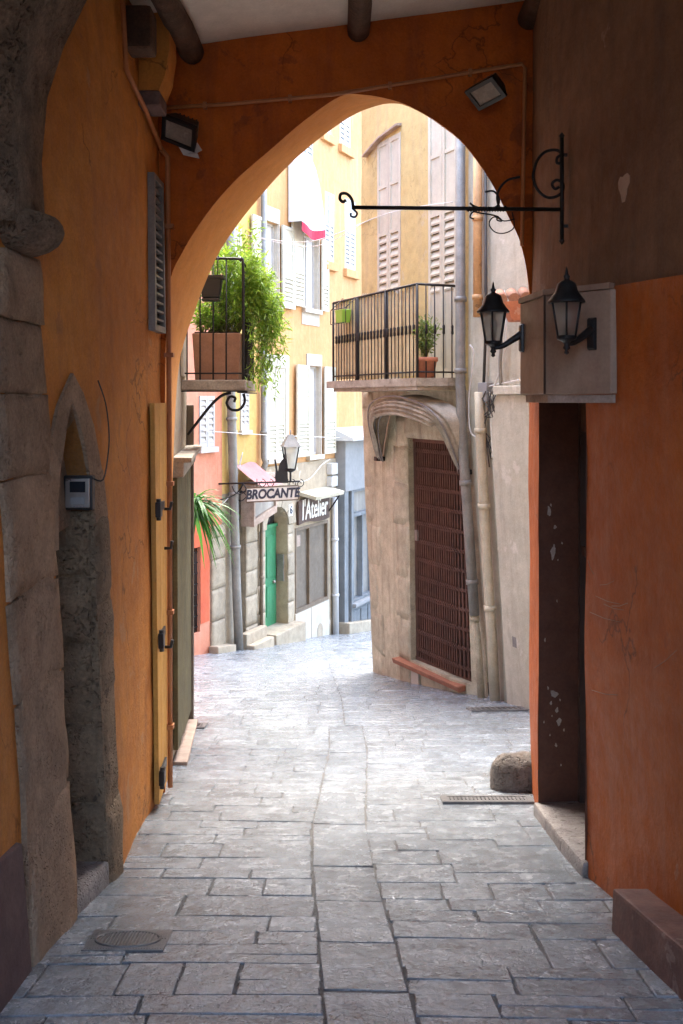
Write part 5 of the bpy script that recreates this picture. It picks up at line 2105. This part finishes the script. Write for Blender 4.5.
# folding gate
gt_ = thing('folding_gate', 'tall rusty brown folding lattice gate closing the stone shop opening', 'gate', H((gs0 + gs1) / 2, gzb, -.1))
mb = MB()
for s in (gs0 + .02, gs1 - .02):
    mb.box(H, s - .02, s + .02, gbot(s) - .02, gzt - .002, -.14, -.08)
mb.box(H, gs0, gs1, gzt - .05, gzt - .003, -.15, -.07)
mb.hexa([H(a, gbot(a) + e, d) for e in (0, .05) for a, d in ((gs0, -.15), (gs1, -.15), (gs1, -.07), (gs0, -.07))])
part('frame', mb, 'rust', gt_)
nb_ = 22
for k in range(nb_):
    s = lerp(gs0 + .06, gs1 - .06, k / (nb_ - 1))
    mb = MB()
    mb.box(H, s - .013, s + .013, gbot(s) + .03, gzt - .05, -.11, -.082)
    part('bar', mb, 'rust', gt_)
for j in range(12):
    mb = MB()
    for k in range(nb_ - 1):
        a, b = lerp(gs0 + .06, gs1 - .06, k / (nb_ - 1)), lerp(gs0 + .06, gs1 - .06, (k + 1) / (nb_ - 1))
        z = lerp(gbot(a) + .16, gzt - .16, j / 11)
        for da, db, dd in ((-.028, .028, -.078), (.028, -.028, -.071)):
            mb.hexa([H(a, z + da - .013, dd - .006), H(b, z + db - .013, dd - .006), H(b, z + db - .013, dd), H(a, z + da - .013, dd),
                     H(a, z + da + .013, dd - .006), H(b, z + db + .013, dd - .006), H(b, z + db + .013, dd), H(a, z + da + .013, dd)])
    part('lattice_row', mb, 'rust', gt_)
mb = MB()
mb.box(H, gs0 + .05, gs0 + .11, lerp(gzb, gzt, .5), lerp(gzb, gzt, .5) + .14, -.09, -.05, .004)
part('lock', mb, 'tin', gt_)
mb = MB()
mb.hexa([H(sa_, za_ - .07, -.1), H(sb2, zb2 - .07, -.1), H(sb2, zb2 - .07, .10), H(sa_, za_ - .07, .10), H(sa_, za_ + .04, -.28), H(sb2, zb2 + .04, -.28), H(sb2, zb2, .12), H(sa_, za_, .12)], .012)
part('sill', mb, 'redsill', rh)
mb = MB()
c = H.sz(417, 677)
mb.box(H, c[0] - .1, c[0] + .1, c[1] - .11, c[1] + .11, .01, .04, .006)
part('vent_plate', mb, 'trimw', rh)
# shutters of the upper floor
for r, lv in ((hs1, .41), (hs2, .0)):
    s0, s1, z0, z1 = r
    z0 = .28
    w = (s1 - s0) / 2
    for k in range(2):
        mb = MB()
        a, b = s0 + k * w + .004, s0 + (k + 1) * w - .004
        if lv:
            zl0, zl1 = .28 + .7, (HY - 238) / F * H(s0, 0).y
        else:
            zl0, zl1 = 1.38, (HY - 219) / F * H(s0, 0).y
        mb.louvre(H, a, b, z0, z1, -.04, .045, [(z0 + .07, zl0), (zl1, lerp(zl1, z1, .5)), (lerp(zl1, z1, .5), z1 - .07)], .105, st=.06)
        part('shutter', mb, 'shut', rh)
    mb = MB()
    mb.box(H, s0, s1, z0, z1, -.09, -.075)
    part('window_recess', mb, 'dark', rh)
mb = MB()       # weathered board hood
s0, s1, z0, z1 = hs1
pr = [(s0 - .36, z1 - .10), (s0 - .02, z1 - .01), (s0 + .22, z1 + .05), (s1 + .03, z1 + .09)]
for (a, za_), (b, zb2) in zip(pr, pr[1:]):
    mb.hexa([H(a, za_ - .01, .0), H(b, zb2 - .01, .0), H(b, zb2 - .02, .09), H(a, za_ - .02, .09), H(a, za_ + .02, .0), H(b, zb2 + .03, .0), H(b, zb2 + .01, .09), H(a, za_, .09)])
part('window_hood', mb, 'boardw', rh)

# balcony
bl = thing('balcony', 'long iron railed balcony with a reed screen on the yellow corner house', 'balcony', H(1.5, .15))
b0, b1, bd_ = .32, 2.90, .60
sz0, sz1, rt = .17, .27, 1.40
mb = MB()
pl = [H(b0 - .12, sz0, -.02), H(b1 + .02, sz0, -.02), H(b1 + .05, sz0, bd_ * .35), H(b1 - .05, sz0, bd_ * .98), H(b0 - .12, sz0, bd_ + .06)]
mb.prism(pl, (0, 0, .10))
mb.prism([p + Vector((0, 0, -.05)) for p in (H(b0 - .04, sz0, 0), H(b1, sz0, 0), H(b1 - .06, sz0, bd_ - .02), H(b0 - .04, sz0, bd_ - .02))], (0, 0, .049))
part('slab', mb, 'slabedge', bl)
mb = MB()
for z, r in ((rt, .016), (sz1 + .07, .010)):
    mb.tube([H(b0, z, .02), H(b0, z, bd_), H(b1, z, bd_), H(b1, z, .0)], r, 8)
for s in (b0, lerp(b0, b1, .33), lerp(b0, b1, .67), b1):
    mb.tube([H(s, sz1, bd_), H(s, rt, bd_)], .017, 8)
brl = part('railing', mb, 'iron', bl)
nbar = 26
for k in range(1, nbar):
    s = lerp(b0, b1, k / nbar)
    mb = MB()
    mb.tube([H(s, sz1, bd_), H(s, rt, bd_)], .0085, 6)
    mb.lathe([(.008, -.06), (.017, -.045), (.014, 0), (.017, .045), (.008, .06)], H(s, .86, bd_), 8)
    part('bar', mb, 'iron', brl)
for k in range(1, 5):
    d = lerp(bd_, .0, k / 5)
    mb = MB()
    mb.tube([H(b1, sz1, d), H(b1, rt, d)], .0085, 6)
    mb.lathe([(.008, -.06), (.017, -.045), (.014, 0), (.017, .045), (.008, .06)], H(b1, .86, d), 8)
    part('bar', mb, 'iron', brl)
for k in range(1, 7):
    d = lerp(bd_, .0, k / 7)
    mb = MB()
    mb.tube([H(b0, sz1, d), H(b0, rt, d)], .0085, 6)
    c = [H(b0, .55 + .05 * math.sin(a), d + .05 * math.cos(a)) for a in [PI * j / 5 for j in range(10)]]
    mb.tube(c, .006, 5, True)
    part('bar', mb, 'iron', brl)
mb = MB()
n = 70
for k in range(n):
    s = lerp(b0 + .03, lerp(b0, b1, .97), k / n)
    h = rt - .0 + .03 * math.sin(k * .3) + R(-.01, .02) - (.03 if k > 52 else 0)
    mb.box(H, s, s + (b1 - b0) / n * .97, sz1 + .02, h, bd_ - .035 + R(-.003, .003), bd_ - .022)
part('reed_screen', mb, 'reed', bl)

# pot plant on the balcony
fp_ = H(b1 - .12, sz1, .42)
pp = thing('pot_plant', 'leafy pale green plant in a terracotta pot on the reed screened balcony', 'pot plant', fp_)
mb = MB()
mb.lathe([(.10, 0), (.135, .2), (.15, .2), (.15, .25), (.135, .25), (.13, .22), (.01, .22)], fp_, 18)
part('pot', mb, 'terra', pp)
lf, st = MB(), MB()
for i in range(20):
    a = R(0, 2 * PI)
    top = fp_ + Vector((math.cos(a) * R(.03, .2), math.sin(a) * R(.03, .2), R(.42, .78)))
    pts = [fp_ + Vector((0, 0, .22)), fp_.lerp(top, .5) + Vector((R(-.03, .03), R(-.03, .03), .1)), top]
    st.tube(pts, .004, 5)
    for _ in range(26):
        t = R(.3, 1)
        p = pts[0].lerp(pts[1], t * 2) if t < .5 else pts[1].lerp(pts[2], t * 2 - 1)
        leaf(lf, p + rv() * .04, rv() + Vector((0, 0, .5)), rv(), R(.04, .08), R(.010, .018))
part('leaves', lf, 'leafc', pp)
part('stems', st, 'stem', pp)
# lime window box hung on the railing
c = H(lerp(b0, b1, .22), 1.16, bd_ + .09)
gb_ = thing('window_box', 'small lime green plastic planter hooked on the railing of the reed screened balcony', 'window box', c)
mb = MB()
u = H.u
mb.hexa([c + u * a + H.n * b + UZ * e for a, b, e in ((-.1, -.06, -.09), (.1, -.06, -.09), (.1, .06, -.09), (-.1, .06, -.09), (-.13, -.07, .09), (.13, -.07, .09), (.13, .07, .09), (-.13, .07, .09))], .01)
part('tub', mb, 'lime', gb_)
mb = MB()
for e in (-.1, .1):
    mb.tube([c + u * -.26 + UZ * e + H.n * .075, c + u * .26 + UZ * e + H.n * .075], .006, 5)
for a in (-.26, .26):
    mb.tube([c + u * a - UZ * .1 + H.n * .075, c + u * a + UZ * .1 + H.n * .075], .006, 5)
    mb.tube([c + u * a + UZ * .1 + H.n * .075, c + u * a + UZ * .24 + H.n * -.08], .006, 5)
part('wire_holder', mb, 'iron', gb_)

# folded hood awning above the gate
ha = thing('hood_awning', 'dirty folded canvas hood awning arching over the rusty gate', 'awning', H((gs0 + gs1) / 2, gzt))
path = [(377, 458, .10), (372, 440, .22), (368, 420, .34), (370, 405, .42), (380, 398, .48), (395, 396, .52), (413, 400, .50), (428, 407, .46), (440, 418, .40), (449, 434, .30), (456, 452, .2), (462, 471, .10)]
P = []
for x, y, d in path:
    s, z = H.sz(x, y, d)
    P.append((s, z, d))
PD = dense([Vector(p) for p in P], 4)
NP = len(PD)
mb = MB()
prevv = None
for i, p in enumerate(PD):
    t = PD[min(NP - 1, i + 1)] - PD[max(0, i - 1)]
    t2 = Vector((t.x, t.y)).normalized()
    nn_ = Vector((t2.y, -t2.x))       # inward in the wall plane
    if nn_.dot(Vector(((gs0 + gs1) / 2, gzt - .9)) - Vector((p.x, p.y))) < 0:
        nn_ = -nn_
    f = i / (NP - 1)
    wid = .05 + .20 * math.sin(PI * f) ** .6
    cross = []
    for j in range(17):
        v_ = j / 16
        fold = .026 * math.sin(j * 1.9 + .6 * math.sin(i * .22)) + .012 * noise.noise(Vector((i * .3, j * .4, 2)))
        dd = p.z + fold - .34 * max(0, .35 - v_) ** 1.2
        dd = max(.02, dd)
        cross.append(mb.v(H(p.x + nn_.x * wid * v_, p.y + nn_.y * wid * v_, dd)))
    # back to the wall over the top
    q = mb.v(H(p.x - nn_.x * .02, p.y - nn_.y * .02 + .0, max(.012, p.z - .34)))
    row = [q] + cross
    if prevv:
        for j in range(len(row) - 1):
            fa = mb.bm.faces.new((prevv[j], prevv[j + 1], row[j + 1], row[j]))
            fa.smooth = True
    prevv = row
part('canvas', mb, 'canvas', ha)
mb = MB()
for o in (0, 1, 2, 3):
    pts = []
    for i, p in enumerate(PD):
        f = i / (NP - 1)
        pts.append(H(lerp(p.x, (gs0 + gs1) / 2, .03 * o + .02), lerp(p.y, gzt - .6, .05 * o), p.z * (1 - .1 * o) + .015))
    mb.tube(pts, .011, 6)
part('hoop', mb, 'grey', ha)
mb = MB()
for p in (PD[0], PD[-1]):
    mb.box(H, p.x - .03, p.x + .07, p.y - .04, p.y + .02, .005, .14, .006)
part('pivot', mb, 'iron', ha)

# ---- the cream wall between that house and the passage
Wc = Fr(XC1 - .005, YC1, 2.55, 10.0, 1, .006, shear=lambda a, z: max(0, -z) * .07 * max(0, 1 - a / 3))
if Wc.n.y > 0 and Wc.n.x > 0:
    Wc.n = -Wc.n
Wc.n = Vector((-abs(Wc.u.y), -abs(Wc.u.x), 0)).normalized()
cw = thing('cream_wall', 'stained cream rendered wall crowded with pipes between gate house and arch', 'wall', Wc(.8, Wc.g(.8)))
mb = MB()
mb.panel(Wc, [(0, -5), (Wc.L + 1.4, -5), (Wc.L + 1.4, 4.9), (0, 4.9)], [], grid=.3)
mb.box(Wc, .0, Wc.L + 1.4, -5, 4.9, -1.2, -.1)
part('render', mb, 'cream', cw)
mb = MB()
mb.box(Wc, Wc.s_(505, 560), Wc.s_(541, 560), -4, .06, .004, .09, .012)
mb.box(Wc, Wc.s_(503, 400) + .0, Wc.s_(541, 400), .062, .16, .0, .14, .01)
part('pilaster', mb, 'cream', cw)
mb = MB()
c = Wc.sz(515, 642, .09)
mb.box(Wc, c[0] - .045, c[0] + .045, c[1] - .06, c[1] + .06, .091, .10, .003)
part('vent', mb, 'zinc', cw)


def wcp(px, py, d):
    s, z = Wc.sz(px, py, d)
    return Wc(s, z, d)


pipe('drainpipe', [H(LL - .03, 5.3, .10), H(LL - .03, .2, .10), H(LL - .03, -.4, .10), H(LL - .03, -1.6, .10), H(LL - .02, -2.6, .11)], .062, 'zinc', 'grey metal drainpipe running down the edge of the yellow corner house', clips=(.35, .8, .97, 2.5, 3.6))
pipe('drainpipe', [H(LL - .02, -2.6, .11), H(LL + .0, -3.0, .10), H(LL + .0, -3.75, .10)], .045, 'house', 'rusty lower pipe stub below the grey metal drainpipe', clips=(.1,))
pipe('clay_pipe', [wcp(477.5, 120, .09), wcp(477.5, 317, .09)], .052, 'tanpipe', 'tan clay pipe ending above the far coach lantern', 'pipe', clips=(.5, .9, .1))
pipe('soil_pipe', [wcp(480, 392, .10), wcp(481, 440, .10), wcp(487, 560, .10), wcp(492, 640, .10), wcp(495, 705, .10)], .062, 'creampipe', 'thick cream painted pipe standing beside the grey drainpipe', 'pipe', clips=(.8, 1.55, 2.6))
pipe('pipe', [wcp(485, 130, .05), wcp(486, 320, .05), wcp(484, 385, .05)], .018, 'dcable', 'thin dark pipe rising beside the tan clay pipe', 'pipe')
pipe('pipe', [wcp(490, 392, .045), wcp(497, 500, .045), wcp(503, 600, .045), wcp(506, 702, .045)], .022, 'cream', 'slim cream pipe in the angle of the cream pilaster', 'pipe', clips=(.6, 1.5))
jb = thing('junction_box', 'small grey junction box with tangled cables under the far coach lantern', 'junction box', wcp(488, 400, .05))
mb = MB()
c = Wc.sz(488, 392, .02)
mb.box(Wc, c[0] - .09, c[0] + .09, c[1] - .11, c[1] + .11, .01, .10, .008)
part('box', mb, 'lgrey', jb)
mb = MB()
for k in range(9):
    pts = [wcp(488 + R(-6, 8), 396 + R(-6, 6), .11), wcp(486 + R(-8, 10), 412 + R(-5, 5), .09), wcp(488 + R(-10, 12), 428 + R(-8, 8), .06), wcp(490 + R(-6, 10), 452 + R(-10, 20), .05)]
    mb.tube(dense(pts, 4), .007, 5)
part('cables', mb, 'dcable', jb)
mb = MB()
mb.tube(dense([wcp(470, 345, .1), wcp(474, 352, .08), wcp(472, 375, .06), wcp(469, 400, .06), wcp(470, 430, .06), wcp(476, 437, .05)], 4), .008, 6)
mb.tube(dense([wcp(504, 290, .05), wcp(506, 340, .05), wcp(500, 370, .05), wcp(492, 392, .1)], 4), .008, 6)
mb.tube(dense([wcp(483, 388, .06), wcp(500, 384, .06), wcp(520, 380, .06)], 4), .010, 6)
single('cable', mb, 'cable', 'pale loose cables clipped along the cream wall', 'cable')
mb = MB()
mb.tube(dense([wcp(500, 335, .08), wcp(501, 345, .1), wcp(500, 362, .1), wcp(501, 385, .06)], 4), [.022] * 13, 8)
single('hose', mb, 'zinc', 'short grey flexible hose hanging behind the far coach lantern', 'hose')
th = thing('tile_hood', 'little terracotta tiled hood jutting beside the arch foot', 'hood', wcp(518, 318, .1))
cth = wcp(521, 305, .12)
mb = MB()
for k in range(4):
    x0 = cth.x - .22 + k * .13
    mb.tube([(x0, cth.y + .1, cth.z + .13 + k * .012), (x0 - .02, cth.y - .2, cth.z + .04 + k * .012)], .06, 10)
part('tiles', mb, 'tile', th)
mb = MB()
mb.hexa([(cth.x - .12, cth.y - .14, cth.z - .18), (cth.x + .3, cth.y - .14, cth.z - .18), (cth.x + .3, cth.y + .12, cth.z - .18), (cth.x - .12, cth.y + .12, cth.z - .18),
         (cth.x - .22, cth.y - .2, cth.z + .02), (cth.x + .3, cth.y - .2, cth.z + .04), (cth.x + .3, cth.y + .12, cth.z + .04), (cth.x - .22, cth.y + .12, cth.z + .02)], .006)
part('bracket', mb, 'terra', th)

# ---- wires across the street
for pts, r, lab in (([A(A.s_(232), (HY - 232) / F * 18.7, .05), Vector((-.6, 17, 2.70)), H(1.0, 2.62, .05), H(LL - .3, 2.45, .05)], .007, 'pale wire strung across the street below the iron sign bracket'),
                    ([A(A.s_(226), (HY - 226) / F * 18.7 - .1, .05), Vector((-.55, 17, 2.62)), H(.3, 2.62, .06)], .005, 'thinner pale wire strung just under the upper street wire'),
                    ([A(A.s_(200), -.55, .05), A(A.s_(260), -.70, .35), A(A.s_(350), -.92, .12)], .007, 'pale wire running along the house row above the street lantern')):
    mb = MB()
    mb.tube(dense(pts, 8), r, 5)
    single('wire', mb, 'cable', lab, 'wire', 'pale wires over the street')
mb = MB()
mb.tube(dense([A(A.s_(234), -1.35, .06), A(A.s_(238), -1.0, .1), A(A.s_(228), -1.7, .1), A(A.s_(214), -2.0, .05)], 8), .008, 5)
single('cable', mb, 'cable', 'pale cable dropping from the yellow house to the salmon wall', 'cable')
mb = MB()
mb.tube(dense([A(A.s_(291), -1.75, .08), A(A.s_(305), -1.72, .1), A(A.s_(318), -1.45, .1), A(A.s_(326), -1.35, .1)], 8), .008, 5)
single('cable', mb, 'cable', 'pale cable sagging from the street lantern to the meter boxes', 'cable')

# ---- dark far end of the street, round the bend
fe = thing('far_house', 'shaded house closing the street beyond the blue grey shopfront', 'house', (6, 33, gz(33)))
mb = MB()
mb.cube((1.5, 30.5, -8), (12, 36, 6))
part('wall', mb, 'beige', fe)

# ================================================================== camera, light
cam = bpy.data.cameras.new('camera')
cam.lens = 36 * F / 1024
cam.sensor_width = 36
cam.shift_y = -(512 - HY) / 1024
cam.clip_end = 1500
co = bpy.data.objects.new('camera', cam)
COL.objects.link(co)
co.rotation_euler = (PI / 2, 0, 0)
SC.camera = co

SUN_EL, SUN_AZ = math.radians(65), math.radians(0)     # azimuth clockwise from +Y
w = bpy.data.worlds.new('World')
SC.world = w
w.use_nodes = True
nt = w.node_tree
sky = nt.nodes.new('ShaderNodeTexSky')
sky.sky_type = 'NISHITA'
sky.sun_disc = False
sky.sun_elevation = SUN_EL
sky.sun_rotation = SUN_AZ
sky.dust_density = 3.0
sky.air_density = 1.0
bg = nt.nodes['Background']
bg.inputs['Strength'].default_value = .15
nt.links.new(sky.outputs[0], bg.inputs['Color'])
sl = bpy.data.lights.new('sun', 'SUN')
sl.energy = .6
sl.angle = math.radians(40)
sl.color = (1, .97, .92)
so = bpy.data.objects.new('sun', sl)
COL.objects.link(so)
dv = Vector((math.sin(SUN_AZ) * math.cos(SUN_EL), math.cos(SUN_AZ) * math.cos(SUN_EL), math.sin(SUN_EL)))
so.rotation_euler = dv.to_track_quat('Z', 'Y').to_euler()
so.location = (0, 0, 20)

SC.view_settings.view_transform = 'Standard'
SC.view_settings.look = 'None'
SC.view_settings.gamma = 1
SC.view_settings.exposure = 3.88
SC.view_settings.use_curve_mapping = False
SC.cycles.use_denoising = True
SC.cycles.denoising_input_passes = 'RGB_ALBEDO_NORMAL'
SC.cycles.denoising_prefilter = 'ACCURATE'
SC.cycles.max_bounces = 10
SC.cycles.diffuse_bounces = 7
SC.cycles.transparent_max_bounces = 12
